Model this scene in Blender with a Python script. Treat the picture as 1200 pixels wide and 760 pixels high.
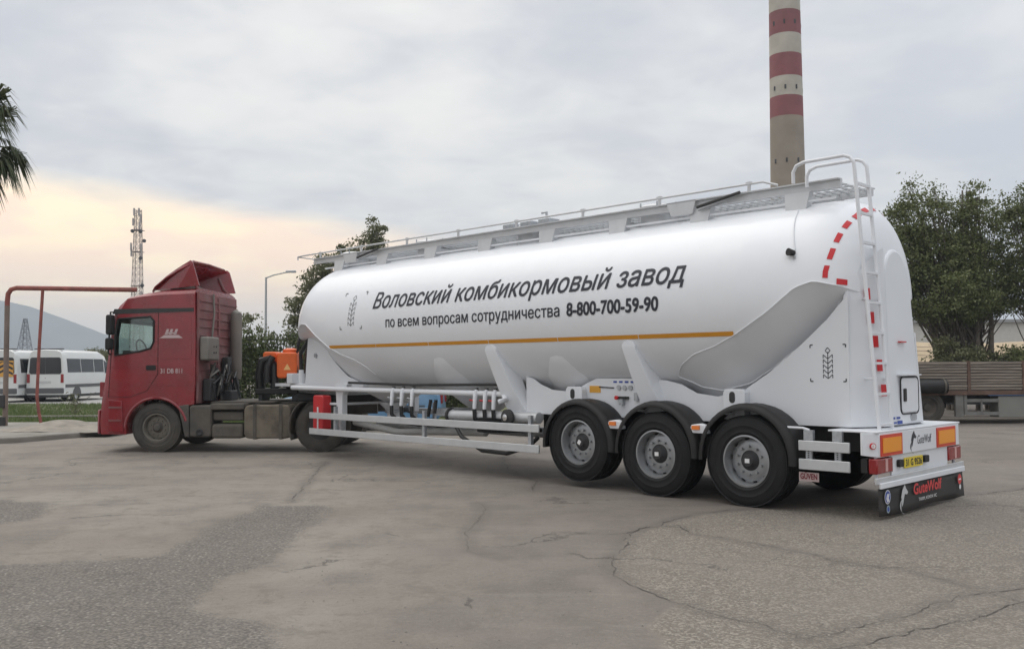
import bpy, bmesh, math, random
import numpy as np
from mathutils import Vector, Matrix
R_ = math.radians
random.seed(7); rng = np.random.default_rng(7)
scn = bpy.context.scene
for o in list(bpy.data.objects): bpy.data.objects.remove(o)
C = scn.collection

# ------------------------------------------------------------------ camera
cd = bpy.data.cameras.new('camera'); cam = bpy.data.objects.new('camera', cd); C.objects.link(cam)
scn.camera = cam
cd.sensor_width = 36; cd.lens = 1093/1200*36; cd.clip_end = 9000; cd.clip_start = .1
cam.matrix_world = Matrix.Translation((0, 0, 1.662)) @ Matrix.Rotation(math.pi/2+.045, 4, 'X') @ Matrix.Rotation(-.006, 4, 'Z')

# ------------------------------------------------------------------ sky and sun
SUN_EL, SUN_AZ = 52, -35       # azimuth measured from the view axis (+Y), clockwise
w = bpy.data.worlds.new('World'); scn.world = w; w.use_nodes = True
nt = w.node_tree; N = nt.nodes; Lk = nt.links; N.clear()
def nd(t, **k):
    n = N.new(t)
    for a, b in k.items(): setattr(n, a, b)
    return n
def mth(op, a, b=None, c=None, clamp=False):
    n = N.new('ShaderNodeMath'); n.operation = op; n.use_clamp = clamp
    for i, v in enumerate((a, b, c)):
        if v is None: continue
        if isinstance(v, (int, float)): n.inputs[i].default_value = v
        else: Lk.new(v, n.inputs[i])
    return n.outputs[0]
def mixc(f, a, b):
    n = N.new('ShaderNodeMix'); n.data_type = 'RGBA'
    for s, v in ((n.inputs[0], f), (n.inputs[6], a), (n.inputs[7], b)):
        if isinstance(v, (int, float)): s.default_value = v
        elif isinstance(v, tuple): s.default_value = (*v, 1)
        else: Lk.new(v, s)
    return n.outputs[2]
def sstep(v, a, b):
    n = N.new('ShaderNodeMapRange'); n.interpolation_type = 'SMOOTHSTEP'; Lk.new(v, n.inputs[0])
    n.inputs[1].default_value = a; n.inputs[2].default_value = b
    return n.outputs[0]
sky = nd('ShaderNodeTexSky'); sky.sky_type = 'NISHITA'; sky.sun_disc = False
sky.sun_elevation = R_(SUN_EL); sky.sun_rotation = R_(SUN_AZ)
tc = nd('ShaderNodeTexCoord'); sp = nd('ShaderNodeSeparateXYZ'); Lk.new(tc.outputs['Generated'], sp.inputs[0])
X, Y, Z = sp.outputs
zz = mth('ADD', mth('MAXIMUM', Z, 0.0), .16)
cv = nd('ShaderNodeCombineXYZ'); Lk.new(mth('DIVIDE', X, zz), cv.inputs[0]); Lk.new(mth('DIVIDE', Y, zz), cv.inputs[1])
def noise(scale, detail, rough, off=0, dist=0.0):
    m = nd('ShaderNodeMapping'); m.inputs['Location'].default_value = (off, off*1.7, off*.3); Lk.new(cv.outputs[0], m.inputs[0])
    n = nd('ShaderNodeTexNoise'); n.inputs['Scale'].default_value = scale; n.inputs['Detail'].default_value = detail
    n.inputs['Roughness'].default_value = rough; n.inputs['Distortion'].default_value = dist
    Lk.new(m.outputs[0], n.inputs['Vector']); return n.outputs[0]
n1 = noise(.55, 7, .52, 3.1, .25); n2 = noise(1.9, 6, .5, 8.4, .3)
n3 = noise(4.6, 6, .55, 1.7, .5); nn = mth('ADD', mth('ADD', mth('MULTIPLY', n1, .5), mth('MULTIPLY', n2, .32)), mth('MULTIPLY', n3, .18))
cloud = mixc(sstep(nn, .40, .60), (.56, .575, .62), (.82, .81, .79))
cloud = mixc(mth('MULTIPLY', sstep(nn, .56, .66), .5), cloud, (.92, .88, .82))
az = mth('ARCTAN2', X, Y); el = mth('ARCSINE', Z)
# bluer, slightly lower-toned cloud towards the right
cloud = mixc(mth('MULTIPLY', sstep(az, .05, .6), .38), cloud, (.62, .66, .73))
# warm glow under the cloud deck, low on the left; its upper edge falls towards the right
edge = mth('ADD', mth('SUBTRACT', mth('MULTIPLY', n2, .05), .025), mth('SUBTRACT', .168, mth('MULTIPLY', mth('ADD', az, .40), .13)))
up = mth('SUBTRACT', el, edge)
warm = mth('SUBTRACT', 1.0, sstep(up, -.022, .02))
lowc = sstep(el, .035, .085)
side = mth('SUBTRACT', 1.0, sstep(az, -.14, .08))
front = sstep(Y, 0.0, .4)
wf = mth('MULTIPLY', mth('MULTIPLY', warm, side), mth('MULTIPLY', front, mth('ADD', .3, mth('MULTIPLY', lowc, .7))))
wcol = mixc(sstep(noise(2.6, 4, .5, 5.5), .4, .62), (1.35, .99, .70), (1.5, 1.17, .74))
cloud = mixc(mth('MULTIPLY', wf, .9), cloud, wcol)
lowl = mth('MULTIPLY', mth('SUBTRACT', 1.0, sstep(el, .02, .08)), side)
cloud = mixc(mth('MULTIPLY', lowl, .55), cloud, (.66, .62, .64))
# overcast deck is brighter overhead (out of frame)
gain = mth('ADD', 1.0, mth('MULTIPLY', sstep(el, .45, 1.2), 1.1))
cm = nd('ShaderNodeVectorMath', operation='SCALE'); Lk.new(cloud, cm.inputs[0]); Lk.new(gain, cm.inputs[3])
bgc = nd('ShaderNodeBackground'); Lk.new(cm.outputs[0], bgc.inputs[0]); bgc.inputs[1].default_value = 1.05
bgs = nd('ShaderNodeBackground'); Lk.new(sky.outputs[0], bgs.inputs[0]); bgs.inputs[1].default_value = .05
mx = nd('ShaderNodeMixShader'); mx.inputs[0].default_value = .93
Lk.new(bgs.outputs[0], mx.inputs[1]); Lk.new(bgc.outputs[0], mx.inputs[2])
wo = nd('ShaderNodeOutputWorld'); Lk.new(mx.outputs[0], wo.inputs[0])
sl = bpy.data.lights.new('sun', 'SUN'); sl.energy = .6; sl.angle = R_(50); sl.color = (1, .95, .88)
so = bpy.data.objects.new('sun', sl); C.objects.link(so)
dv = Vector((math.sin(R_(SUN_AZ))*math.cos(R_(SUN_EL)), math.cos(R_(SUN_AZ))*math.cos(R_(SUN_EL)), math.sin(R_(SUN_EL))))
so.rotation_euler = (-dv).to_track_quat('-Z', 'Y').to_euler()
vs = scn.view_settings; vs.view_transform = 'Standard'; vs.look = 'None'; vs.exposure = 0.22; vs.gamma = 1; vs.use_curve_mapping = False
scn.render.engine = 'CYCLES'

# ------------------------------------------------------------------ materials
MATS = {}
def mat(name, col, rough=.5, metal=0.0, var=.0, vscale=3.0, bump=0.0, bscale=40.0, coat=0.0, dirt=0.0, dirtcol=(.12, .10, .08), spec=.5, dscale=1.5):
    if name in MATS: return MATS[name]
    m = bpy.data.materials.new(name); m.use_nodes = True; t = m.node_tree; n = t.nodes; l = t.links
    p = n['Principled BSDF']; p.inputs['Roughness'].default_value = rough; p.inputs['Metallic'].default_value = metal
    p.inputs['Coat Weight'].default_value = coat; p.inputs['Coat Roughness'].default_value = .08
    p.inputs['Specular IOR Level'].default_value = spec
    p.inputs['Base Color'].default_value = (*col, 1)
    g = n.new('ShaderNodeTexCoord')
    last = None
    if var > 0:
        a = n.new('ShaderNodeTexNoise'); a.inputs['Scale'].default_value = vscale; a.inputs['Detail'].default_value = 6
        l.new(g.outputs['Object'], a.inputs['Vector'])
        mr = n.new('ShaderNodeMapRange'); mr.inputs[1].default_value = .3; mr.inputs[2].default_value = .7
        mr.inputs[3].default_value = 1-var; mr.inputs[4].default_value = 1+var; l.new(a.outputs[0], mr.inputs[0])
        s = n.new('ShaderNodeVectorMath'); s.operation = 'SCALE'; s.inputs[0].default_value = col; l.new(mr.outputs[0], s.inputs[3])
        last = s.outputs[0]
    if dirt > 0:
        a = n.new('ShaderNodeTexNoise'); a.inputs['Scale'].default_value = dscale; a.inputs['Detail'].default_value = 9; a.inputs['Roughness'].default_value = .65
        l.new(g.outputs['Object'], a.inputs['Vector'])
        mr = n.new('ShaderNodeMapRange'); mr.inputs[1].default_value = .42; mr.inputs[2].default_value = .68; mr.inputs[4].default_value = dirt
        l.new(a.outputs[0], mr.inputs[0])
        x = n.new('ShaderNodeMix'); x.data_type = 'RGBA'; l.new(mr.outputs[0], x.inputs[0])
        if last: l.new(last, x.inputs[6])
        else: x.inputs[6].default_value = (*col, 1)
        x.inputs[7].default_value = (*dirtcol, 1); last = x.outputs[2]
        r = n.new('ShaderNodeMapRange'); r.inputs[3].default_value = rough; r.inputs[4].default_value = min(1, rough+.35); l.new(mr.outputs[0], r.inputs[0])
        l.new(r.outputs[0], p.inputs['Roughness'])
    if last: l.new(last, p.inputs['Base Color'])
    if bump > 0:
        a = n.new('ShaderNodeTexNoise'); a.inputs['Scale'].default_value = bscale; a.inputs['Detail'].default_value = 5
        l.new(g.outputs['Object'], a.inputs['Vector'])
        b = n.new('ShaderNodeBump'); b.inputs['Strength'].default_value = bump; b.inputs['Distance'].default_value = .02
        l.new(a.outputs[0], b.inputs['Height']); l.new(b.outputs[0], p.inputs['Normal'])
    MATS[name] = m; return m
WHITE = mat('white_paint', (.76, .78, .81), .40, coat=.25, var=.025, vscale=.8, bump=.06, bscale=1.3, dirt=.06, dirtcol=(.5, .48, .45))
WHITE2 = mat('white_frame_paint', (.72, .74, .77), .4, var=.03, dirt=.1, dirtcol=(.45, .43, .4))
GALV = mat('galvanised_steel', (.42, .44, .46), .42, .55, var=.15, vscale=25)
ALU = mat('aluminium', (.56, .57, .58), .42, .35, var=.05, vscale=6)
ALUR = mat('rim_aluminium', (.34, .35, .36), .38, .7, var=.08, vscale=9)
RUB = mat('tyre_rubber', (.014, .014, .015), .7, spec=.3, var=.25, vscale=6, bump=.2, bscale=60)
RUBD = mat('dusty_tyre_rubber', (.055, .05, .045), .85, var=.3, vscale=5, dirt=.5, dirtcol=(.11, .095, .075))
BLK = mat('black_plastic', (.020, .019, .019), .55, spec=.35, var=.15, bump=.08, bscale=90)
HOSE = mat('black_hose', (.015, .015, .016), .45)
DARK = mat('dark_frame', (.03, .03, .032), .6, var=.2, dirt=.3, dirtcol=(.07, .06, .05))
LET = mat('dark_lettering', (.018, .02, .03), .45)
ORG = mat('orange_stripe', (.62, .27, .02), .4, var=.05)
REDR = mat('red_reflector', (.55, .015, .02), .3)
REDL = mat('red_lamp_lens', (.26, .012, .014), .15, coat=.5)
AMB = mat('amber_lens', (.75, .2, .03), .2, coat=.4)
ORP = mat('orange_marker_field', (.85, .32, .02), .35)
REDP = mat('red_marker_border', (.6, .05, .02), .35)
YEL = mat('yellow_plate', (.72, .55, .03), .4)
BLU = mat('blue_sticker', (.02, .06, .32), .4)
WST = mat('white_sticker', (.75, .75, .75), .4)
CABR = mat('dark_red_cab_paint', (.235, .009, .016), .24, coat=.6, var=.15, vscale=2.2, dirt=.22, dirtcol=(.12, .05, .045), dscale=2.5)
CABRD = mat('dusty_red_rear_panel', (.22, .075, .075), .65, var=.2, vscale=3, dirt=.75, dirtcol=(.22, .155, .15), dscale=2)
GREYD = mat('dusty_grey_chassis', (.085, .077, .068), .8, var=.25, vscale=4, dirt=.6, dirtcol=(.15, .13, .10), dscale=3)
GREYL = mat('dusty_exhaust_metal', (.21, .2, .18), .6, .2, var=.25, dirt=.4, dirtcol=(.16, .12, .09))
TANKD = mat('stained_fuel_tank', (.17, .145, .11), .6, .3, var=.25, vscale=2.5, dirt=.75, dirtcol=(.06, .05, .04), dscale=2.2)
ORM = mat('orange_machine', (.75, .13, .02), .45, dirt=.25, dirtcol=(.2, .08, .04), dscale=4)
RUST = mat('rusty_red_pipe', (.26, .075, .06), .7, var=.25, vscale=6, dirt=.4, dirtcol=(.12, .08, .06), dscale=4)
PIPEG = mat('grey_brown_pipe', (.2, .15, .125), .7, var=.3, vscale=3, dirt=.3)
CHR = mat('bright_metal', (.7, .7, .7), .2, 1.0)
REDX = mat('fire_box_red', (.55, .02, .025), .35, dirt=.1)
INT = mat('cab_interior', (.03, .028, .026), .8)

def glassy(name, col, alpha, rough=.04):
    m = bpy.data.materials.new(name); m.use_nodes = True; t = m.node_tree; n = t.nodes; l = t.links
    n.remove(n['Principled BSDF'])
    g = n.new('ShaderNodeBsdfGlossy'); g.inputs[0].default_value = (.9, .95, .95, 1); g.inputs[1].default_value = rough
    tr = n.new('ShaderNodeBsdfTransparent'); tr.inputs[0].default_value = (*col, 1)
    fr = n.new('ShaderNodeFresnel'); fr.inputs[0].default_value = 1.5
    a = n.new('ShaderNodeMath'); a.operation = 'MULTIPLY_ADD'; a.inputs[1].default_value = 1.0; a.inputs[2].default_value = alpha; l.new(fr.outputs[0], a.inputs[0]); a.use_clamp = True
    x = n.new('ShaderNodeMixShader'); l.new(a.outputs[0], x.inputs[0]); l.new(tr.outputs[0], x.inputs[1]); l.new(g.outputs[0], x.inputs[2])
    l.new(x.outputs[0], n['Material Output'].inputs[0]); return m
GLASS = glassy('clear_window_glass', (.90, .97, .94), .02)
GLASS2 = glassy('windscreen_glass', (.92, .97, .95), -.25)
DGL = mat('dark_window_glass', (.012, .014, .016), .08, spec=.6)

# ------------------------------------------------------------------ mesh helpers
class MB:
    def __init__(s): s.v = []; s.f = []
    def add(s, vs, fs):
        b = len(s.v); s.v.extend([tuple(map(float, p)) for p in vs]); s.f.extend([tuple(i+b for i in f) for f in fs]); return s
    def box(s, x0, x1, y0, y1, z0, z1):
        return s.hexa([(x0,y0,z0),(x1,y0,z0),(x1,y1,z0),(x0,y1,z0),(x0,y0,z1),(x1,y0,z1),(x1,y1,z1),(x0,y1,z1)])
    def hexa(s, p):
        return s.add(p, [(0,3,2,1),(4,5,6,7),(0,1,5,4),(1,2,6,5),(2,3,7,6),(3,0,4,7)])
    def tube(s, path, r, n=8, cap=True):
        P = [Vector(p) for p in path]; rs = r if isinstance(r, (list, tuple)) else [r]*len(P)
        vs = []; up = Vector((0, 0, 1)); prev = None
        for i, p in enumerate(P):
            d = (P[min(i+1, len(P)-1)] - P[max(i-1, 0)])
            if d.length < 1e-9: d = Vector((0, 0, 1))
            d.normalize()
            if prev is None:
                a = d.cross(up)
                if a.length < .05: a = d.cross(Vector((1, 0, 0)))
            else:
                a = prev - d*prev.dot(d)
                if a.length < 1e-4: a = d.cross(up)
            a.normalize(); prev = a; b = d.cross(a)
            for k in range(n):
                t = 2*math.pi*k/n; vs.append(p + (a*math.cos(t) + b*math.sin(t))*rs[i])
        fs = [(i*n+k, i*n+(k+1) % n, (i+1)*n+(k+1) % n, (i+1)*n+k) for i in range(len(P)-1) for k in range(n)]
        if cap: fs += [tuple(range(n-1, -1, -1)), tuple((len(P)-1)*n+k for k in range(n))]
        return s.add(vs, fs)
    def lathe(s, prof, axis='y', c=(0, 0, 0), n=32, cap=False):
        vs = []
        for r, a in prof:
            for k in range(n):
                t = 2*math.pi*k/n; u, v = r*math.cos(t), r*math.sin(t)
                p = {'y': (u, a, v), 'x': (a, u, v), 'z': (u, v, a)}[axis]
                vs.append((p[0]+c[0], p[1]+c[1], p[2]+c[2]))
        fs = [(i*n+k, i*n+(k+1) % n, (i+1)*n+(k+1) % n, (i+1)*n+k) for i in range(len(prof)-1) for k in range(n)]
        if cap: fs += [tuple(range(n)), tuple((len(prof)-1)*n+k for k in range(n))]
        return s.add(vs, fs)
    def prism(s, poly, axis, a, b):
        def P(q, h): return {'y': (q[0], h, q[1]), 'x': (h, q[0], q[1]), 'z': (q[0], q[1], h)}[axis]
        n = len(poly); vs = [P(q, a) for q in poly] + [P(q, b) for q in poly]
        fs = [(k, (k+1) % n, n+(k+1) % n, n+k) for k in range(n)] + [tuple(range(n)), tuple(range(2*n-1, n-1, -1))]
        return s.add(vs, fs)
    def build(s, name, m, parent=None, smooth=35, bevel=0, seg=2, sub=0):
        me = bpy.data.meshes.new(name); me.from_pydata(s.v, [], s.f); me.update()
        bm = bmesh.new(); bm.from_mesh(me); bmesh.ops.recalc_face_normals(bm, faces=bm.faces); bm.to_mesh(me); bm.free()
        if smooth:
            me.polygons.foreach_set('use_smooth', [True]*len(me.polygons)); me.set_sharp_from_angle(angle=R_(smooth))
        for q in (m if isinstance(m, list) else [m]): me.materials.append(q)
        o = bpy.data.objects.new(name, me); C.objects.link(o)
        if parent: o.parent = parent
        if bevel:
            b = o.modifiers.new('bevel', 'BEVEL'); b.width = bevel; b.segments = seg; b.limit_method = 'ANGLE'; b.angle_limit = R_(40)
            b.harden_normals = False
        return o
def rrect(x0, x1, z0, z1, r, n=4):
    P = []
    for cx, cz, a0 in ((x1-r, z1-r, 0), (x0+r, z1-r, 90), (x0+r, z0+r, 180), (x1-r, z0+r, 270)):
        for k in range(n+1):
            t = R_(a0+90*k/n); P.append((cx+r*math.cos(t), cz+r*math.sin(t)))
    return P
def empty(name, loc=(0,0,0), rz=0, parent=None):
    o = bpy.data.objects.new(name, None); C.objects.link(o); o.location = loc; o.rotation_euler = (0, 0, rz); o.empty_display_size = .2
    if parent: o.parent = parent
    return o
def tag(o, label=None, cat=None, group=None, kind=None):
    if label: o['label'] = label
    if cat: o['category'] = cat
    if group: o['group'] = group
    if kind: o['kind'] = kind
    return o
def kids(o): return [c for c in bpy.data.objects if c.parent == o]
def copy_tree(o, parent=None):
    c = o.copy(); C.objects.link(c)
    if parent: c.parent = parent
    for ch in kids(o): copy_tree(ch, c)
    return c
_tc = {}
def text_geo(txt, shear=0.0, bold=0.0, cuts=0.05, capchar='H', height=1.0, width=None, hcut=True):
    """text as flat verts/faces, baseline at v=0, capital height = height, total width = width"""
    from mathutils.geometry import delaunay_2d_cdt
    def mk(t):
        cu = bpy.data.curves.new('t', 'FONT'); cu.body = t; cu.size = 1; cu.resolution_u = 4; cu.fill_mode = 'NONE'
        ob = bpy.data.objects.new('t', cu); C.objects.link(ob); dg = bpy.context.evaluated_depsgraph_get(); dg.update()
        wm = bpy.data.meshes.new_from_object(ob.evaluated_get(dg)); bpy.data.objects.remove(ob); bpy.data.curves.remove(cu)
        P = [v.co.copy() for v in wm.vertices]; par = list(range(len(P)))
        def fd(a):
            while par[a] != a: par[a] = par[par[a]]; a = par[a]
            return a
        for e in wm.edges: par[fd(e.vertices[0])] = fd(e.vertices[1])
        bpy.data.meshes.remove(wm); loops = {}
        for a in range(len(P)): loops.setdefault(fd(a), []).append(a)
        E_ = [(l[k], l[(k+1) % len(l)]) for l in loops.values() if len(l) > 2 for k in range(len(l))]
        vo_, eo_, fo_, *_ = delaunay_2d_cdt([p.to_2d() for p in P], E_, [], 0, 1e-5)
        A = np.array([P[a][:2] for a, b in E_]); B = np.array([P[b][:2] for a, b in E_]); F_ = []
        V_ = np.array([tuple(v) for v in vo_])
        for f in fo_:
            c = V_[list(f)].mean(0); u = (A[:, 1] <= c[1]) & (B[:, 1] > c[1]); d = (A[:, 1] > c[1]) & (B[:, 1] <= c[1])
            cr_ = (B[:, 0]-A[:, 0])*(c[1]-A[:, 1])-(c[0]-A[:, 0])*(B[:, 1]-A[:, 1])
            if int((u & (cr_ > 0)).sum())-int((d & (cr_ < 0)).sum()) != 0: F_.append(tuple(f))
        me = bpy.data.meshes.new('t'); me.from_pydata([(x, y, 0) for x, y in V_], [], F_); me.update(); return me
    m0 = mk(capchar); ch = max(v.co.y for v in m0.vertices); bpy.data.meshes.remove(m0)
    me = mk(txt)
    xs = [v.co.x for v in me.vertices]; x0, x1 = min(xs), max(xs)
    sy = height/ch; sx = (width/(x1-x0)) if width else sy
    bm = bmesh.new(); bm.from_mesh(me); bpy.data.meshes.remove(me)
    for v in bm.verts:
        v.co.x = (v.co.x-x0)*sx + v.co.y*sy*shear; v.co.y *= sy; v.co.z = 0
    if cuts:
        lo = min(v.co.y for v in bm.verts); hi = max(v.co.y for v in bm.verts); y = lo+cuts
        while y < hi:
            bmesh.ops.bisect_plane(bm, geom=bm.verts[:]+bm.edges[:]+bm.faces[:], plane_co=(0, y, 0), plane_no=(0, 1, 0)); y += cuts
    bm.verts.index_update()
    V0 = [tuple(v.co) for v in bm.verts]; F0 = [tuple(v.index for v in f.verts) for f in bm.faces]; bm.free()
    V, F = list(V0), list(F0)
    if bold:      # heavier strokes: the same outline nudged each way, each copy a hair above the last
        for k, (ox, oy) in enumerate(((1, .5), (-1, -.5), (.5, -1), (-.5, 1))):
            b = len(V); V += [(x+ox*bold*sx, y+oy*bold*sy, .0003*(k+1)) for x, y, z in V0]; F += [tuple(i+b for i in f) for f in F0]
    return V, F
def decal(name, V, F, fn, m, parent, nrm=(0, 1, 0)):
    mb = MB(); mb.add([tuple(p+q*v[2] for p, q in zip(fn(v[0], v[1]), nrm)) for v in V], F)
    me = bpy.data.meshes.new(name); me.from_pydata(mb.v, [], mb.f); me.materials.append(m)
    o = bpy.data.objects.new(name, me); C.objects.link(o); o.parent = parent; return o

# ------------------------------------------------------------------ ground
def sd_poly(PX, PY, poly):
    d = np.full(PX.shape, 1e9); inside = np.zeros(PX.shape, bool); n = len(poly)
    for i in range(n):
        ax, ay = poly[i]; bx, by = poly[(i+1) % n]
        ex, ey = bx-ax, by-ay; wx, wy = PX-ax, PY-ay
        t = np.clip((wx*ex+wy*ey)/(ex*ex+ey*ey), 0, 1); d = np.minimum(d, np.hypot(wx-ex*t, wy-ey*t))
        c = ((ay > PY) != (by > PY)); xi = ex*(PY-ay)/((by-ay) if by != ay else 1e-9)+ax
        inside ^= c & (PX < xi)
    return np.where(inside, d, -d)
def sd_line(PX, PY, pts):
    d = np.full(PX.shape, 1e9)
    for (ax, ay), (bx, by) in zip(pts[:-1], pts[1:]):
        ex, ey = bx-ax, by-ay; wx, wy = PX-ax, PY-ay
        t = np.clip((wx*ex+wy*ey)/(ex*ex+ey*ey), 0, 1); d = np.minimum(d, np.hypot(wx-ex*t, wy-ey*t))
    return d
C1 = [(2.72,10.88),(2.06,10.53),(1.63,10.08),(1.5,9.72),(1.73,9.76),(1.79,9.31),(2.09,8.94),(2.49,8.43),(2.82,7.95),(3.16,7.61),(3.39,7.1),(3.6,6.66)]
C2 = [(1.5,9.72),(1.4,9.72),(1.14,9.24),(.97,8.48),(.84,8.01),(.82,7.46),(.88,7.17),(.97,6.95),(1.12,6.72),(1.18,6.6),(1.33,6.37),(1.43,6.2),(1.58,6.13),(1.72,5.77),(1.77,5.73)]
C3 = [(1.77,5.73),(1.93,5.85),(2.22,6.04),(2.62,6.28),(3.09,6.72),(3.58,6.91),(4.04,7.23),(4.9,7.6)]
C4 = [(1.3,5.2),(1.77,5.48),(1.95,5.59),(2.34,5.79),(2.89,6.12),(3.75,6.71),(4.6,7.1)]
C5 = [(-3.33,16.7),(-3.14,15.07),(-2.9,12.96),(-2.76,11.65)]
C6 = [(-.43,11.56),(-.33,10.75),(-.48,9.39),(-.38,8.52),(-.09,8.21)]
C7 = [(4.4,11.0),(5.03,11.33),(5.57,11.83),(6.15,12.12),(7.13,12.67),(9,13.2)]
C8 = [(.3,12.6),(.33,13.6),(-.1,15.2),(-.2,17),(.4,20)]
PA = [(-3.06,11.38),(-2.2,11.35),(-2.1,10.11),(-2.11,8.57),(-2.15,7.85),(-2.27,7.39),(-2.34,7.06),(-2.15,6.56),(-1.74,6.16),(-1.33,5.6),(-.93,4.63),(-.5,2),(-9,2),(-8,7.9),(-6.51,7.98),(-4.37,8.02),(-3.52,8.24),(-3.18,8.41),(-3.16,9.02),(-3.18,9.98),(-3.1,10.98)]
PA2 = [(-9.5,12.3),(-6.57,12.04),(-5.61,11.62),(-5.26,10.33),(-5.95,9.92),(-9.5,9.6)]
PB = [(2.78,10.81),(2.06,10.53),(1.5,9.72),(1.14,9.24),(.97,8.48),(.84,8.01),(.82,7.46),(.97,6.95),(1.18,6.6),(.87,6.11),(.89,5.56),(.82,4.6),(.9,1),(14,1),(14,14),(9,13.2),(7.13,12.67),(5.57,11.83),(5.13,11.33)]
def axis_pts(lo, hi, step, far, g=1.35):
    a = list(np.arange(lo, hi+1e-6, step)); s = step; x = hi
    while x < far: s *= g; x += s; a.append(x)
    s = step; x = lo
    while x > -far: s *= g; x -= s; a.insert(0, x)
    return np.array(a)
xs = axis_pts(-9, 9, .075, 2600); ys = axis_pts(3, 20, .075, 2600)
GX, GY = np.meshgrid(xs, ys); nx, ny = len(xs), len(ys)
co = np.stack([GX, GY, np.zeros_like(GX)], -1).reshape(-1, 3)
idx = np.arange(nx*ny).reshape(ny, nx)
fc = np.stack([idx[:-1, :-1], idx[:-1, 1:], idx[1:, 1:], idx[1:, :-1]], -1).reshape(-1, 4)
me = bpy.data.meshes.new('ground'); me.vertices.add(len(co)); me.vertices.foreach_set('co', co.ravel())
me.loops.add(fc.size); me.loops.foreach_set('vertex_index', fc.ravel()); me.polygons.add(len(fc))
me.polygons.foreach_set('loop_start', np.arange(0, fc.size, 4)); me.polygons.foreach_set('loop_total', np.full(len(fc), 4)); me.update()
aA = np.maximum(sd_poly(GX, GY, PA), sd_poly(GX, GY, PA2)); aB = sd_poly(GX, GY, PB)
aC = np.minimum.reduce([sd_line(GX, GY, c) for c in (C1, C2, C3, C4, C5, C6, C7, C8)])
for nm, arr in (('agg', aA), ('rough', aB), ('crack', aC)):
    at = me.attributes.new(nm, 'FLOAT', 'POINT'); at.data.foreach_set('value', np.clip(arr, -5, 5).ravel().astype(np.float32))
gm = bpy.data.materials.new('worn_asphalt'); gm.use_nodes = True; nt = gm.node_tree; N = nt.nodes; Lk = nt.links
P = N['Principled BSDF']
tc = nd('ShaderNodeTexCoord'); OBJ = tc.outputs['Object']
def tn(scale, detail=6, rough=.55, out=0, dist=0.0, vec=None):
    n = nd('ShaderNodeTexNoise'); n.inputs['Scale'].default_value = scale; n.inputs['Detail'].default_value = detail
    n.inputs['Roughness'].default_value = rough; n.inputs['Distortion'].default_value = dist; Lk.new(vec or OBJ, n.inputs['Vector']); return n.outputs[out]
def att(nm): 
    n = nd('ShaderNodeAttribute'); n.attribute_name = nm; return n.outputs['Fac']
def edgemask(a, wob, lo, hi): return sstep(mth('ADD', a, wob), lo, hi)
wob = mth('ADD', mth('MULTIPLY', mth('SUBTRACT', tn(2.2, 8, .6), .5), .55), mth('MULTIPLY', mth('SUBTRACT', tn(14, 4, .6), .5), .15))
mA = edgemask(att('agg'), mth('ADD', wob, mth('MULTIPLY', mth('SUBTRACT', tn(40, 3, .6), .5), .35)), -.10, .14); mB = edgemask(att('rough'), mth('MULTIPLY', wob, .45), -.03, .05)
big = tn(.22, 5, .55, dist=.4); mid = tn(1.1, 8, .6); fine = tn(55, 4, .6); vf = tn(160, 3, .6)
base = mixc(sstep(big, .35, .65), (.215, .19, .162), (.30, .272, .235))
base = mixc(mth('MULTIPLY', sstep(mid, .42, .66), .55), base, (.17, .15, .138))
base = mixc(mth('MULTIPLY', sstep(tn(.5, 6, .6, dist=.8), .5, .68), .5), base, (.31, .285, .25))
# darker oily lane where vehicles turn
geo = nd('ShaderNodeSeparateXYZ'); Lk.new(OBJ, geo.inputs[0])
lane = mth('MULTIPLY', sstep(mth('ADD', geo.outputs[0], mth('MULTIPLY', big, 1.5)), -1.2, 1.2), mth('SUBTRACT', 1.0, mB))
base = mixc(mth('MULTIPLY', lane, .5), base, (.135, .115, .105))
# stretched drift marks
mp = nd('ShaderNodeMapping'); mp.inputs['Scale'].default_value = (.35, 2.2, 1); mp.inputs['Rotation'].default_value = (0, 0, .12); Lk.new(OBJ, mp.inputs[0])
base = mixc(mth('MULTIPLY', sstep(tn(1.3, 6, .6, vec=mp.outputs[0]), .5, .72), .35), base, (.29, .265, .235))
g2 = tn(28, 6, .7); base = mixc(mth('MULTIPLY', sstep(g2, .5, .75), .45), base, (.13, .115, .10)); base = mixc(mth('MULTIPLY', sstep(g2, .5, .25), .4), base, (.33, .30, .265))
base = mixc(mth('MULTIPLY', sstep(tn(4.5, 9, .7), .5, .68), .5), base, (.155, .135, .115))
base = mixc(mth('MULTIPLY', sstep(tn(1.9, 9, .72, dist=.6), .52, .64), .5), base, (.16, .142, .122))
base = mixc(mth('MULTIPLY', sstep(tn(.8, 7, .6), .5, .62), .35), base, (.25, .215, .19))
# rough worn area on the right
vo = nd('ShaderNodeTexVoronoi'); vo.inputs['Scale'].default_value = 62; Lk.new(OBJ, vo.inputs['Vector'])
stone = nd('ShaderNodeSeparateColor'); Lk.new(vo.outputs['Color'], stone.inputs[0])
rb = mixc(sstep(stone.outputs[0], .4, 1.0), (.165, .145, .122), (.36, .33, .285))
rb = mixc(mth('MULTIPLY', sstep(tn(3.2, 8, .7, dist=.5), .5, .66), .55), rb, (.155, .138, .118))
rb = mixc(mth('MULTIPLY', sstep(mid, .4, .65), .5), rb, (.25, .225, .195))
base = mixc(mth('MULTIPLY', mB, .8), base, rb)
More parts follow.
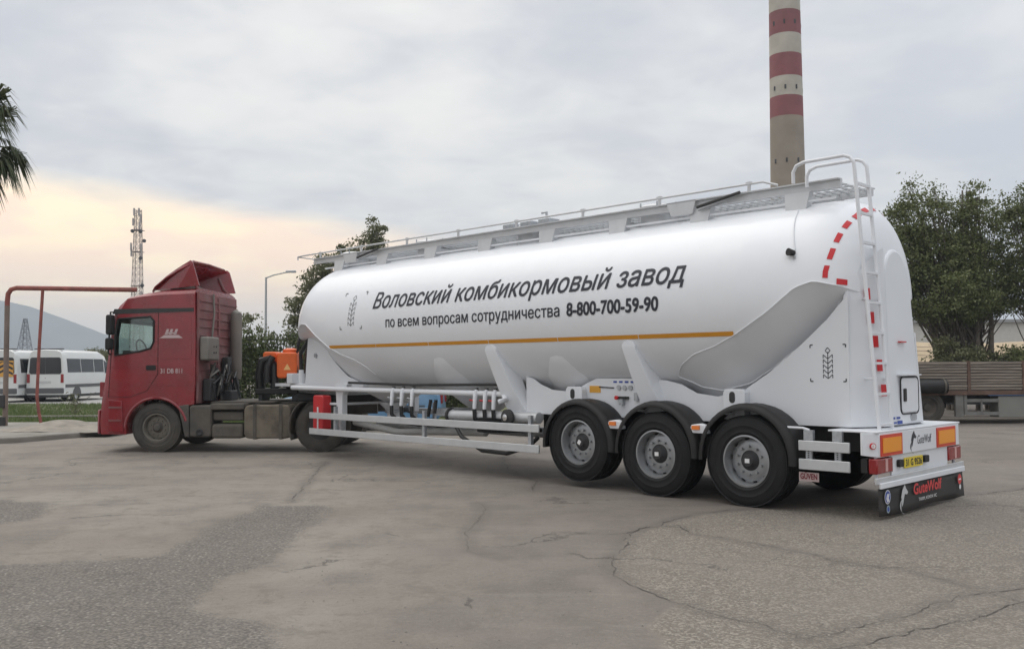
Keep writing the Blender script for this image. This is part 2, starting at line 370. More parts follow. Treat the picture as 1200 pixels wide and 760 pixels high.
# exposed aggregate on the left
vo2 = nd('ShaderNodeTexVoronoi'); vo2.inputs['Scale'].default_value = 46; Lk.new(OBJ, vo2.inputs['Vector'])
st2 = nd('ShaderNodeSeparateColor'); Lk.new(vo2.outputs['Color'], st2.inputs[0])
ag = mixc(sstep(st2.outputs[1], .35, .98), (.15, .135, .12), (.29, .265, .235))
ag = mixc(sstep(st2.outputs[0], .93, .97), ag, (.44, .42, .38))
ag = mixc(mth('MULTIPLY', sstep(mid, .45, .6), .5), ag, (.24, .215, .185))
ag = mixc(sstep(vo2.outputs['Distance'], .35, .75), ag, (.085, .078, .072))
base = mixc(mth('MULTIPLY', mA, .66), base, ag)
# light grit everywhere
gr = sstep(tn(95, 2, .5), .66, .74); base = mixc(mth('MULTIPLY', gr, .35), base, (.42, .40, .37))
base = mixc(mth('MULTIPLY', sstep(tn(70, 2, .5, dist=1), .68, .74), .4), base, (.07, .065, .06))
# cracks: dirt halo, and open line
crk = mth('SUBTRACT', att('crack'), mth('MULTIPLY', tn(5, 5, .6), .16))
base = mixc(mth('MULTIPLY', mth('SUBTRACT', 1.0, sstep(crk, -.05, .09)), .30), base, (.115, .10, .088))
vc = nd('ShaderNodeTexVoronoi'); vc.feature = 'DISTANCE_TO_EDGE'; vc.inputs['Scale'].default_value = .33; vc.inputs['Randomness'].default_value = 1
wv = nd('ShaderNodeVectorMath', operation='ADD'); Lk.new(OBJ, wv.inputs[0])
sc2 = nd('ShaderNodeVectorMath', operation='SCALE'); Lk.new(tn(1.6, 7, .62, out=1), sc2.inputs[0]); sc2.inputs[3].default_value = 1.1
Lk.new(sc2.outputs[0], wv.inputs[1]); Lk.new(wv.outputs[0], vc.inputs['Vector'])
hair = mth('MULTIPLY', mth('SUBTRACT', 1.0, sstep(vc.outputs['Distance'], .002, .007)), sstep(tn(.7, 3, .5), .5, .6))
base = mixc(mth('MULTIPLY', hair, .45), base, (.07, .06, .055))
gsc = nd('ShaderNodeMix'); gsc.data_type = 'RGBA'; gsc.blend_type = 'MULTIPLY'; gsc.inputs[0].default_value = 1; Lk.new(base, gsc.inputs[6]); gsc.inputs[7].default_value = (.86, .855, .845, 1)
Lk.new(gsc.outputs[2], P.inputs['Base Color'])
P.inputs['Roughness'].default_value = .88; P.inputs['Specular IOR Level'].default_value = .35
rr = nd('ShaderNodeMapRange'); Lk.new(mid, rr.inputs[0]); rr.inputs[3].default_value = .74; rr.inputs[4].default_value = .95; Lk.new(rr.outputs[0], P.inputs['Roughness'])
hgt = mth('ADD', mth('MULTIPLY', fine, .5), mth('MULTIPLY', mth('MULTIPLY', mth('SUBTRACT', 1.0, vo2.outputs['Distance']), mA), .8))
hgt = mth('ADD', hgt, mth('MULTIPLY', mth('MULTIPLY', mth('SUBTRACT', 1.0, vo.outputs['Distance']), mB), .5))
hgt = mth('ADD', hgt, mth('MULTIPLY', tn(1.5, 8, .6), 1.0)); hgt = mth('SUBTRACT', hgt, mth('MULTIPLY', hair, .8))
bp = nd('ShaderNodeBump'); bp.inputs['Strength'].default_value = .8; bp.inputs['Distance'].default_value = .018; Lk.new(hgt, bp.inputs['Height']); Lk.new(bp.outputs[0], P.inputs['Normal'])
me.materials.append(gm); go = bpy.data.objects.new('ground', me); C.objects.link(go); tag(go, 'worn grey brown asphalt yard with exposed aggregate patches', 'ground', kind='structure')

# open cracks as thin ragged strips just proud of the asphalt
CRK = mat('crack_dirt', (.075, .066, .057), .95)
cb = MB()
def crack(pts, w0, w1):
    P2 = []; 
    for (ax, ay), (bx, by) in zip(pts[:-1], pts[1:]):
        n = max(2, int(math.hypot(bx-ax, by-ay)/.055))
        for k in range(n): P2.append((ax+(bx-ax)*k/n, ay+(by-ay)*k/n))
    P2.append(pts[-1]); m = len(P2); jx = jy = 0; L = []
    for i, (x, y) in enumerate(P2):
        jx = jx*.8+random.gauss(0, .011); jy = jy*.8+random.gauss(0, .011)
        ww = .5*(w0+(w1-w0)*i/m)*random.uniform(0, 1.6)*(.4+.6*abs(math.sin(i*.21))); L.append((x+jx*1.5, y+jy*1.5, max(.001, ww)))
    vs = []
    for i, (x, y, ww) in enumerate(L):
        a = L[max(i-1, 0)]; b = L[min(i+1, m-1)]; dx, dy = b[0]-a[0], b[1]-a[1]; h = math.hypot(dx, dy) or 1
        vs += [(x-dy/h*ww, y+dx/h*ww, .004), (x+dy/h*ww, y-dx/h*ww, .004)]
    cb.add(vs, [(2*i, 2*i+1, 2*i+3, 2*i+2) for i in range(m-1)])
for pts, a, b in ((C1, .014, .004), (C2, .012, .006), (C3, .008, .007), (C4, .010, .012), (C5, .014, .010), (C6, .006, .003), (C7, .018, .012), (C8, .012, .012)): crack(pts, a, b)
crack([(1.4,9.72),(1.2,9.45),(1.02,9.3),(.8,9.28)], .012, .004); crack([(2.5,8.4),(2.2,8.0),(1.9,7.9)], .003, .002)
tag(cb.build('ground_cracks', CRK, smooth=0), 'dark open cracks running through the asphalt', 'crack', kind='structure')

# loose grit on the asphalt
ng = 5200; gy_ = 3.2+15*rng.uniform(0, 1, ng)**1.8; gx_ = rng.uniform(-.72, .72, ng)*gy_
sz = rng.uniform(.0022, .0065, ng)*rng.uniform(.6, 1.5, ng)
oct_ = np.array([(1,0,0),(0,1,0),(-1,0,0),(0,-1,0),(0,0,.7),(0,0,-.2)]); of = np.array([(0,1,4),(1,2,4),(2,3,4),(3,0,4)])
an_ = rng.uniform(0, 6.28, ng); ca, sa = np.cos(an_), np.sin(an_); st_ = rng.uniform(.6, 1.4, (ng, 3))
vv = oct_[None]*(st_*sz[:, None])[:, None, :]; vx = vv[..., 0]*ca[:, None]-vv[..., 1]*sa[:, None]; vy = vv[..., 0]*sa[:, None]+vv[..., 1]*ca[:, None]
V_ = np.stack([vx+gx_[:, None], vy+gy_[:, None], vv[..., 2]+.001], -1).reshape(-1, 3); F_ = (of[None]+np.arange(ng)[:, None, None]*6).reshape(-1, 3)
me = bpy.data.meshes.new('loose_grit'); me.from_pydata(V_.tolist(), [], F_.tolist()); me.materials.append(mat('grit_stone', (.22, .2, .175), .9, var=.6, vscale=9))
o = bpy.data.objects.new('loose_grit', me); C.objects.link(o); tag(o, 'loose grit and small stones scattered over the asphalt', 'grit', kind='stuff')
# ------------------------------------------------------------------ wheels
def tyre_mb(R, r, wd, tread=True, n=56):
    h = wd/2; mb = MB()
    prof = [(r-.012, -h*.78), (r+.012, -h*.93), (r+(R-r)*.35, -h*1.0), (r+(R-r)*.7, -h*.985), (R-.028, -h*.90), (R-.006, -h*.80)]
    if tread:
        for g in (-.5, -.17, .17, .5):
            prof += [(R, (g-.05)*2*h*.85), (R-.013, (g-.035)*2*h*.85), (R-.013, (g+.035)*2*h*.85), (R, (g+.05)*2*h*.85)]
    prof += [(R-.006, h*.80), (R-.028, h*.90), (r+(R-r)*.7, h*.985), (r+(R-r)*.52, h*1.0), (r+(R-r)*.50, h*1.02), (r+(R-r)*.48, h*1.0), (r+(R-r)*.35, h), (r+(R-r)*.2, h*.985), (r+(R-r)*.18, h*1.0), (r+(R-r)*.16, h*.97), (r+.012, h*.93), (r-.012, h*.78)]
    return mb.lathe(prof, 'y', n=n)
def rim_mb(r, wd, y):
    mb = MB(); h = wd/2
    mb.lathe([(r+.012, h*.90), (r+.010, h*.94), (r-.008, h*.95), (r-.016, h*.86), (r-.028, h*.60), (r-.035, -h*.5), (r, -h*.8)], 'y', n=48)
    # disc with ten round hand holes built as ring sectors with gaps
    ro, ri, hole0, hole1, yd = r-.03, r*.40, r*.82, r*.92, h*.42
    n = 60; vs = []; fs = []
    rings = [(ri, yd-.0), (r*.42, yd), (r*.66, yd+.005), (hole0, yd-.008), (hole1, yd-.03), (ro, yd-.05)]
    for rr_, yy in rings:
        for k in range(n):
            t = 2*math.pi*k/n; vs.append((rr_*math.cos(t), yy, rr_*math.sin(t)))
    for i in range(len(rings)-1):
        for k in range(n):
            if i == 3 and k % 6 in (0, 1): continue
            fs.append((i*n+k, i*n+(k+1) % n, (i+1)*n+(k+1) % n, (i+1)*n+k))
    mb.add(vs, fs)
    for k in range(10):
        t = 2*math.pi*(k+.5)/10; mb.lathe([(.0, .035), (.012, .035), (.016, .028), (.016, 0)], 'y', (r*.56*math.cos(t), yd, r*.56*math.sin(t)), 8)
    return mb
def hub_mb(r, y): return MB().lathe([(0, y+.06), (r*.22, y+.06), (r*.28, y+.04), (r*.33, y+.01), (r*.42, y-.01), (r*.42, y-.06)], 'y', n=32)
def wheel_set(R, r, wd, mt, mr, mh, back=True):
    e = empty('wheel')
    tyre_mb(R, r, wd).build('tyre', mt, e, smooth=40); rim_mb(r, wd, 0).build('rim', mr, e, smooth=40)
    hub_mb(r, wd/2*.46).build('hub', mh, e)
    if back: MB().lathe([(r, -wd*.35), (.14, -wd*.3), (.14, -wd*.75), (0, -wd*.75)], 'y', n=24).build('brake_drum', DARK, e)
    return e

# ================================================================== SEMI TRAILER
TO = (3.6211, 11.9123, 0); TR = math.pi/2 + .7821
T = empty('tank_semi_trailer', TO, TR)
tag(T, 'long white bulk tank semi trailer with black Cyrillic lettering and an orange stripe', 'tank trailer')
ZC = 2.42; RT = 1.25
def RR(u, front=False):
    if u >= -.55: return RT
    Lf, pf_ = (1.05, 2.3) if front else (.75, 3)
    a = min(1, (-.55-u)/Lf); return RT*max(0, 1-a**pf_)**(1/pf_)
def ysc(u, front=False): return 1-(.04 if front else .19)*min(1, max(0, (.1-u)/1.3))
FU = [-1.31, -1.05, -.8, -.6, -.27, .13, .47, .81, 1.07, 1.21]; FZ = [2.43, 2.55, 2.615, 2.55, 2.28, 2.035, 1.895, 1.80, 1.66, 1.5]
FZF = [2.22, 2.38, 2.50, 2.49]+FZ[4:]
def zf(u, front=False): return float(np.interp(u, FU, FZF if front else FZ))
def U(s): return s if s < 4.45 else 8.9-s
def tank_y(s, z):
    u = U(s); fr = s > 4.45; r = RR(u, fr); return math.sqrt(max(0, r*r-(z-ZC)**2))*ysc(u, fr)
def gcone(t): return .27+(t-.55)/.45*.73 if t > .55 else .27*(t/.55)**1.2
def zbot(u): return .80+math.sqrt(.0225+((u-.55)*.63)**2)+(.55-u)*.135
us = list(np.linspace(4.45, 1.24, 22)) + list(np.linspace(1.21, -.5, 40)) + [-.55-.75*math.sin(t) for t in np.linspace(.05, math.pi/2, 18)]
usf = us[:-18] + [-.55-1.05*math.sin(t) for t in np.linspace(.05, math.pi/2, 18)]
rings = [(u, u) for u in us[::-1]] + [(8.9-u, u) for u in usf[1:]]
NA, NB = 26, 16; vs = []
for s, u in rings:
    fr = s > 4.45; r = max(RR(u, fr), 1e-3); half = []
    slanted = u < 1.215
    z0 = zf(u, fr) if slanted else 1.5
    z0 = min(max(z0, ZC-r*.98), ZC+r*.9)
    a0 = math.asin((z0-ZC)/r)
    for k in range(NA): 
        a = math.pi/2 + (a0-math.pi/2)*k/(NA-1); half.append((r*math.cos(a), ZC+r*math.sin(a)))
    yf, zff = half[-1]
    zb = min(zbot(u) if u > -.4 else max(zbot(u), ZC-r), zff-.001*r)
    for k in range(1, NB+1):
        t = 1-k/NB
        if slanted: half.append((yf*t, zb+(zff-zb)*gcone(t)))
        else:
            a = a0+(-math.pi/2-a0)*k/NB; half.append((r*math.cos(a), ZC+r*math.sin(a)))
    ring = [(s, y*ysc(u, fr), z) for y, z in half] + [(s, -y*ysc(u, fr), z) for y, z in half[-2:0:-1]]
    vs += ring
n = len(ring); fs = [(i*n+k, i*n+(k+1) % n, (i+1)*n+(k+1) % n, (i+1)*n+k) for i in range(len(rings)-1) for k in range(n)]
fs += [tuple(range(n)), tuple(len(vs)-n+k for k in range(n))]
tank = MB().add(vs, fs).build('tank_shell', WHITE, T, smooth=24)
# hopper cones
HP = [(.12, .72), (.14, .85), (.36, 1.0), (.60, 1.18), (.79, 1.35), (.925, 1.5), (1.02, 1.66), (1.088, 1.79), (1.10, 1.86), (1.05, 1.95)]
for s in (.55, 3.15, 5.75, 8.35):
    hp_ = HP if s in (3.15, 5.75) else HP[:2]+[(.3, 1.0)]
    h = MB().lathe(hp_, 'z', (s, 0, 0), 64).build('hopper', WHITE, T)
    MB().lathe([(.17, .85), (.17, .80), (.12, .80), (.12, .62), (.10, .60)], 'z', (s, 0, 0), 20).build('outlet_flange', GALV, h)
# weld bead along the lower lip of hoppers and on the fold
def surf(s, z, off=.0): return (s, tank_y(s, z)+off, z)
for sgn in (1, -1):
    for mir in (0, 1):
        pts = []
        for u in np.linspace(1.18, -1.05, 34):
            s = u if not mir else 8.9-u; zq = zf(u, bool(mir)); pts.append((s, sgn*(tank_y(s, zq)+.003), zq))
        MB().tube(pts, .007, 6).build('fold_seam', WHITE, T)
PT = [(-1.12, 2.5), (-1.1, 2.43), (-.86, 2.17), (-.49, 1.85), (-.12, 1.57), (.2, 1.37), (.6, 1.27), (.92, 1.31), (1.15, 1.42), (1.2, 1.45)]
for sgn in (1, -1):
    pts = []
    for u in np.linspace(1.19, -1.0, 40):
        yf = tank_y(u, zf(u)); zb = zbot(u); want = float(np.interp(u, [p[0] for p in PT], [p[1] for p in PT]))+.075
        t = min(np.linspace(.4, 1, 121), key=lambda q: abs(zb+(zf(u)-zb)*gcone(q)-want)); pts.append((u, sgn*(yf*t+.003), zb+(zf(u)-zb)*gcone(t)-.004))
    MB().tube(pts, .007, 6).build('lower_seam', WHITE, T)
# orange stripe
def strip(zc_, h, s0, s1, off=.004, n=40):
    vs = []
    for k in range(n+1):
        s = s0+(s1-s0)*k/n
        for z in (zc_-h/2, zc_, zc_+h/2): vs.append(surf(s, z, off))
    return MB().add(vs, [(3*k+j, 3*k+j+1, 3*k+3+j+1, 3*k+3+j) for k in range(n) for j in (0, 1)])
segs = np.linspace(.16, 8.74, 7)
sm = MB()
for a, b in zip(segs[:-1], segs[1:]): 
    q = strip(2.04, .055, a+.006, b-.006, n=8); sm.add(q.v, q.f)
sm.build('orange_stripe', ORG, T)
# lettering on the shell
def on_tank(s0, z0, dz=0.0, off=.005):
    return lambda u, v: surf(s0-u, z0+v+dz*u, off)
V, F = text_geo('Воловский комбикормовый завод', shear=.17, bold=.012, capchar='В', height=.285, width=6.5, cuts=.04)
decal('company_lettering', V, F, on_tank(7.36, 2.685, .0035), LET, T)
V, F = text_geo('по всем вопросам сотрудничества', bold=.010, capchar='В', height=.175, width=4.02, cuts=.05)
decal('enquiries_lettering', V, F, on_tank(6.95, 2.345, .004), LET, T)
V, F = text_geo('8-800-700-59-90', bold=.03, capchar='8', height=.178, width=1.56, cuts=.05)
decal('phone_number_lettering', V, F, on_tank(2.79, 2.362, .004), LET, T)
# wheat ear emblem with corner marks
def stroke(mb, pts, w_, fn):
    for (ax, ay), (bx, by) in zip(pts[:-1], pts[1:]):
        dx, dy = bx-ax, by-ay; h = math.hypot(dx, dy); px, py = -dy/h*w_/2, dx/h*w_/2; m = 4
        vs = [fn(ax+dx*k/m+q*px, ay+dy*k/m+q*py) for k in range(m+1) for q in (1, -1)]
        mb.add(vs, [(2*k, 2*k+1, 2*k+3, 2*k+2) for k in range(m)])
def wheat(fn, W, H, w_, parent, mt, low=0.0):
    mb = MB(); c = W*.08
    for sx in (-1, 1):
        for sz in (-1, 1):
            x, z = sx*W/2, sz*H/2
            stroke(mb, [(x-sx*c, z), (x, z), (x, z-sz*c)], w_*1.6, fn)
    e = H*.42; bw = W*.13
    for k in range(5):
        z = -e+k*e*.32
        for sx in (-1, 1):
            stroke(mb, [(sx*bw, z+.11*H), (0, z), (0, z+.13*H)], w_, fn); stroke(mb, [(sx*bw, z+.11*H), (sx*bw, z+.01*H)], w_, fn)
    for sx in (-1, 1): stroke(mb, [(0, e), (sx*bw*.55, e-.08*H), (0, e-.16*H)], w_, fn)
    stroke(mb, [(0, -e), (0, e*.72)], w_, fn)
    mb.build('wheat_emblem', mt, parent, smooth=0)
wheat(lambda u, v: surf(7.98-u, 2.68+v, .005), .66, .66, .009, T, LET)
# red reflective dashes around the rear dome
def dome(s, ph, off=.004):
    r = RR(s)+off; return (s-off, r*math.cos(ph)*ysc(s), ZC+r*math.sin(ph))
md = MB(); base_m = [(-.915, .25), (-.95, .44), (-.98, .64), (-1.012, .85), (-1.05, 1.07), (-1.058, 1.3), (-1.058, 1.52)]
base_m += [(a, math.pi-b) for a, b in base_m[:-1]]
pc = sorted(base_m, key=lambda q: q[1]); PH = [b for a, b in pc]; SS = [a for a, b in pc]
for s, ph in pc:
    hl = .062; vs = []
    for k in range(5):
        p = ph-hl+2*hl*k/4; s_ = float(np.interp(p, PH, SS))
        for q in (0, 1, 2): vs.append(dome(s_+.026-.026*q, p))
    MB().add(vs, [(3*k+j, 3*k+j+1, 3*k+j+4, 3*k+j+3) for k in range(4) for j in (0, 1)]).build('red_reflector', REDR, T, smooth=0)
vs = [dome(-1.02-.022*k, .13+j*.06) for k in range(5) for j in (0, 1)]
md.add(vs, [(2*k, 2*k+1, 2*k+3, 2*k+2) for k in range(4)])
md.build('red_reflector', REDR, T, smooth=0)
# side support plates
pe = [(3.95, 1.51), (3.81, 1.48), (3.67, 1.40), (3.44, 1.32), (3.16, 1.30), (2.9, 1.35), (2.75, 1.42), (2.57, 1.49), (1.94, 1.49), (1.39, 1.47), (1.15, 1.42), (.92, 1.31), (.6, 1.27), (.2, 1.37), (-.12, 1.57), (-.49, 1.85), (-.86, 2.17), (-1.1, 2.43), (-1.12, 2.5)]
for sg in (1, -1):
    poly = [(-1.12, .96)] + [(3.95, .96)] + (pe if sg == 1 else pe[:-3]+[(-.8, 2.0), (-1.12, 1.7)])
    MB().prism(poly, 'y', sg*.86, sg*.88).build('support_plate', WHITE2, T, smooth=0)
    fe = [(8.2, 1.36), (10.2, 1.36), (10.38, 2.6), (10.2, 2.43), (9.76, 2.17), (9.39, 1.85), (9.0, 1.55), (8.7, 1.38)]
    MB().prism([(8.2, 1.34), (10.15, 1.34), (10.02, 2.50), (9.76, 2.29), (9.39, 1.98), (9.02, 1.70), (8.7, 1.50), (8.4, 1.42)], 'y', sg*.80, sg*.82).build('front_support_plate', WHITE2, T, smooth=0)
    # bent rear corner going up to the dome
    a, b = (-1.12, .88), (-1.36, .5)
    vs = []
    for x, y, zt in ((-1.10, .882, 2.44), (-1.13, .88, 2.50), (-1.17, .85, 2.60), (-1.27, .70, 2.80), (-1.35, .57, 2.93), (-1.385, .50, 2.98), (-1.39, .44, 3.0)):
        vs += [(x, sg*y, .96), (x+.05, sg*y*(.95 if sg == 1 else .90), zt if sg == 1 else min(zt, 1.7+(zt-2.42)*.6))]
    MB().add(vs, [(2*k, 2*k+1, 2*k+3, 2*k+2) for k in range(6)]).build('rear_corner_panel', WHITE2, T, smooth=30)
rp = [(-.47, .96), (.47, .96), (.47, 2.62)] + [(.47*math.cos(t), 2.62+.40*math.sin(t)) for t in np.linspace(.1, math.pi-.1, 14)] + [(-.47, 2.62)]
mb = MB().prism(rp, 'x', -1.38, -1.30); mb.v = [(x+.09*(z-.96)/2.0-.015, y*(1-.27*(z-.96)/2.0), z) for x, y, z in mb.v]
rp_o = mb.build('rear_panel', WHITE2, T, bevel=.035, seg=3)
MB().box(-1.12, 3.95, -.86, .86, .955, .975).build('base_plate', WHITE2, T)
def rearx(z): return -1.395+.09*(z-.96)/2.0
hd = empty('rear_hatch', (0, 0, 0), 0, T)
mb = MB().prism(rrect(-.33, .14, 1.10, 1.50, .05), 'x', -1.42, -1.38); mb.v = [(x+.02, y, z) for x, y, z in mb.v]; mb.build('hatch_door', WHITE2, hd, bevel=.008)
P0 = rrect(-.345, .155, 1.085, 1.515, .06); MB().tube([(-1.392, y, z) for y, z in P0+[P0[0]]], .009, 6).build('hatch_seal', BLK, hd)
MB().prism(rrect(.03, .10, 1.23, 1.38, .015), 'x', -1.412, -1.38).build('hatch_handle', BLK, hd)
MB().box(-1.43, -1.375, -.36, .2, 1.53, 1.545).build('drip_rail', WHITE2, hd)
MB().prism(rrect(-.26, -.10, 1.0, 1.075, .03), 'x', -1.404, -1.38).build('reversing_lamp', GALV, T)
MB().box(-1.385, -1.36, -.06, .12, 1.915, 1.93).build('small_red_mark', REDR, T)
mb = MB()
for i, z in enumerate((2.46, 2.19, 1.92, 1.65, 1.37)):
    x = -1.27-.07*i/4; yv = .88-(-1.12-x)*1.58; x2 = x+.0
    c = Vector((x+.075*(z-.96)/1.8 - .045, yv+.03, z)); d = Vector((-.24, -.38, 0)).normalized()*.035; o_ = Vector((-.012, .008, 0))
    mb = MB(); mb.add([c-d+o_-Vector((0,0,.065)), c+d+o_-Vector((0,0,.065)), c+d+o_+Vector((.006,0,.065)), c-d+o_+Vector((.006,0,.065))], [(0, 1, 2, 3)]); mb.build('red_reflector', REDR, T, smooth=0)

wheat(lambda u, v: (-.87-u, .883, 1.68+v), .43, .42, .0085, T, LET)
st = MB()
for y0, y1, z0, z1 in ((.44, .34, 1.035, 1.06), (.30, .2, 1.035, 1.06), (.46, .3, .985, 1.005), (.28, .14, .975, 1.015)):
    st.add([(rearx(1)-.006, y0, z0), (rearx(1)-.006, y1, z0), (rearx(1)-.006, y1, z1), (rearx(1)-.006, y0, z1)], [(0, 1, 2, 3)])
st.build('blue_info_stickers', BLU, T, smooth=0)
# gusset stiffeners
for sg in (1, -1):
    for s_top0, s_top1, s_b0, s_b1 in ((4.30, 4.52, 3.88, 4.27), (1.66, 1.86, 1.30, 1.66), ):
        N_ = 8; vs = []
        for k in range(N_+1):
            t = k/N_; z = .97+t*(1.9-.97); y1 = .885+(1.19-.885)*t**.8; a = s_b0+(s_top0-s_b0)*t; b = s_b1+(s_top1-s_b1)*t
            ins = .07*(1-t)
            vs += [(a, sg*.8, z), (a+ins, sg*y1, z), (b-ins*.3, sg*(y1+.06*(1-t)+.02), z), (b, sg*.8, z)]
        # rounded top
        for k in range(1, 5):
            t = k/4*math.pi/2; z = 1.9+.09*math.sin(t); c = (s_top0+s_top1)/2; hw = (s_top1-s_top0)/2*math.cos(t)+.005
            vs += [(c-hw, sg*.8, z), (c-hw, sg*1.19, z), (c+hw, sg*1.21, z), (c+hw, sg*.8, z)]
        M_ = N_+5
        MB().add(vs, [(4*i+j, 4*i+(j+1) % 4, 4*i+4+(j+1) % 4, 4*i+4+j) for i in range(M_-1) for j in range(4)] + [(0, 1, 2, 3), tuple(4*M_-4+j for j in range(4))]).build('gusset', WHITE2, T, bevel=.02, seg=2)
# lifting lugs
for s in (2.9, .3):
    for sg in (1, -1):
        o = MB().prism([(s-.15, 1.0), (s+.15, 1.0), (s+.15, 1.33), (s+.12, 1.37), (s-.12, 1.37), (s-.15, 1.33)], 'y', sg*.88, sg*1.0).build('lug_bracket', WHITE2, T, bevel=.01)
        MB().prism(rrect(s-.02, s+.06, 1.2, 1.34, .04), 'y', sg*1.0, sg*1.004).build('lug_slot', DARK, o)
# control panel plates on the support plate
mb = MB()
for k in range(4): mb.box(2.24-.1*k-.03, 2.24-.1*k+.03, .88, .885, 1.43, 1.455)
mb.build('control_labels', BLU, T, smooth=0)
mb = MB()
for k in range(3): mb.tube([(2.17-.1*k, .882, 1.365), (2.17-.1*k, .9, 1.365)], .034, 14)
mb.build('pressure_gauges', GALV, T)
MB().box(2.50, 2.70, .88, .886, 1.29, 1.385).build('orange_instruction_plate', mat('instr', (.7, .35, .04), .4), T)
MB().tube([(2.52, .888, 1.37), (2.26, .888, 1.36)], .008).build('control_line', LET, T)
o = MB().box(2.0, 2.2, .88, .93, 1.21, 1.245).build('brake_valve', BLK, T)
MB().tube([(2.17, .93, 1.228), (2.17, .96, 1.228)], .028, 10).build('red_valve_button', REDR, o); MB().box(2.07, 2.13, .88, .94, 1.13, 1.21).build('valve_body', GALV, o)
MB().box(1.83, 1.89, .88, .92, 1.19, 1.30).build('plate_latch', GALV, T)
mb = MB()
for k in range(3): mb.box(1.44, 1.60, .98, .99, 1.60-.045*k, 1.625-.045*k)
mb = MB()
# walkway truss
for sg in (1, -1):
    mb = MB(); mb.box(-.86, 10.42, sg*.40, sg*.45, 3.77, 3.86); mb.box(-.86, 10.42, sg*.40, sg*.50, 3.86, 3.875); mb.build('walkway_beam', ALU, T); MB().box(-.8, 10.0, sg*.44, sg*.46, 3.635, 3.66).build('walkway_lower_rail', WHITE2, T)
mb = MB()
for k in range(95): 
    s = -.8+k*.1185; mb.box(s, s+.03, -.40, .40, 3.83, 3.85)
for y in (-.25, -.1, .1, .25): mb.box(-.85, 10.4, y-.006, y+.006, 3.82, 3.835)
mb.build('walkway_grating', ALU, T, smooth=0)
for k in range(8):
    s = -.3+k*1.4; z0 = ZC+RR(U(s))*math.sin(math.acos(min(1, .42/RR(U(s)))))-.03
    mb = MB()
    for sg in (1, -1): mb.hexa([(s-.13, sg*.36, z0), (s+.13, sg*.36, z0), (s+.13, sg*.50, z0-.04), (s-.13, sg*.50, z0-.04), (s-.17, sg*.36, 3.77), (s+.17, sg*.36, 3.77), (s+.17, sg*.455, 3.77), (s-.17, sg*.455, 3.77)])
    mb.box(s-.03, s+.03, -.42, .42, 3.70, 3.75); mb.build('walkway_bracket', ALU, T)
# folded handrail
hr = empty('handrail', (0, 0, 0), 0, T)
for y in (.47, -.47):
    MB().tube([(-.05, y, 3.90), (.15, y, 3.97), (10.7, y, 3.975), (10.99, y, 3.97), (10.99, y, 3.9)], .015, 8).build('rail', ALU, hr)
    for k in range(8):
        s = .35+k*1.4; mb = MB().box(s-.02, s+.02, y-.01, y+.01, 3.86, 4.0); mb.box(s-.045, s+.045, y-.012, y+.012, 3.955, 3.995)
        mb.build('rail_post', ALU, hr)
MB().tube([(10.42, .3, 3.87), (10.99, .47, 3.965)], .012).build('rail_end', ALU, hr)
for y in (.3, -.3): MB().tube([(-.4, y, 3.9), (10.3, y, 3.91)], .007, 6).build('air_line', ALU, T)
# manholes
for s in (2.1, 4.6, 7.2, 9.6):
    m_ = MB().lathe([(.27, 3.60), (.27, 3.90), (.30, 3.90), (.30, 3.93), (.24, 3.965), (0, 3.98)], 'z', (s, 0, 0), 32).build('manhole', ALU, T)
    mb = MB()
    for k in range(6):
        t = k*math.pi/3; mb.tube([(s+.29*math.cos(t), .29*math.sin(t), 3.9), (s+.29*math.cos(t), .29*math.sin(t), 3.99)], .012, 6)
    mb.build('clamp', GALV, m_)
for s in (4.75, 4.35, 3.95):
    MB().box(s, s+.24, .1, .35, 3.88, 3.98).build('valve_box', GALV, T, bevel=.01)
MB().tube([(4.05, .3, 3.9), (4.05, .3, 4.08), (4.15, .3, 4.08)], .02).build('vent_pipe', GALV, T)
for s0 in (1.2, 8.9):
    q = MB(); q.hexa([(s0, .44, 3.69), (s0+.34, .44, 3.69), (s0+.34, .5, 3.69), (s0, .5, 3.69), (s0-.06, .44, 3.88), (s0+.42, .44, 3.88), (s0+.42, .5, 3.88), (s0-.06, .5, 3.88)])
    q.build('actuator_plate', ALU, T)
    MB().tube([(s0-.1, .53, 3.76), (s0-.75, .53, 3.87)], .022).build('gas_strut', DARK, T)
    MB().tube([(s0-.1, .50, 3.72), (s0-.55, .50, 3.78)], .012).build('strut_rod', GALV, T)
# ladder
ld = empty('ladder', (0, 0, 0), 0, T)
def ladx(z): return -1.5+(z-.95)/2.9*.26
for y0, y1 in ((.99, .89), (.66, .56)):
    p = [(ladx(z), y0+(y1-y0)*(z-.93)/2.9, z) for z in np.linspace(.93, 3.83, 12)]
    yt = y1
    p += [(-1.235, yt, 3.93), (-1.19, yt, 4.0), (-1.12, yt, 4.03), (-.62, yt, 4.03), (-.53, yt, 4.0), (-.49, yt, 3.93), (-.49, yt, 3.80)]
    MB().tube(p, .021, 10).build('ladder_rail', WHITE2, ld)
for k in range(9):
    z = 1.0+k*.337; t = (z-.93)/2.9
    MB().box(ladx(z)-.018, ladx(z)+.018, .66-.10*t, .99-.10*t, z-.014, z+.014).build('rung', WHITE2, ld)
for z in (1.5, 2.4, 3.0):
    for y in (.93, .60): MB().tube([(ladx(z), y, z), (-1.22, y-.22, z)], .012).build('ladder_bracket', WHITE2, ld)
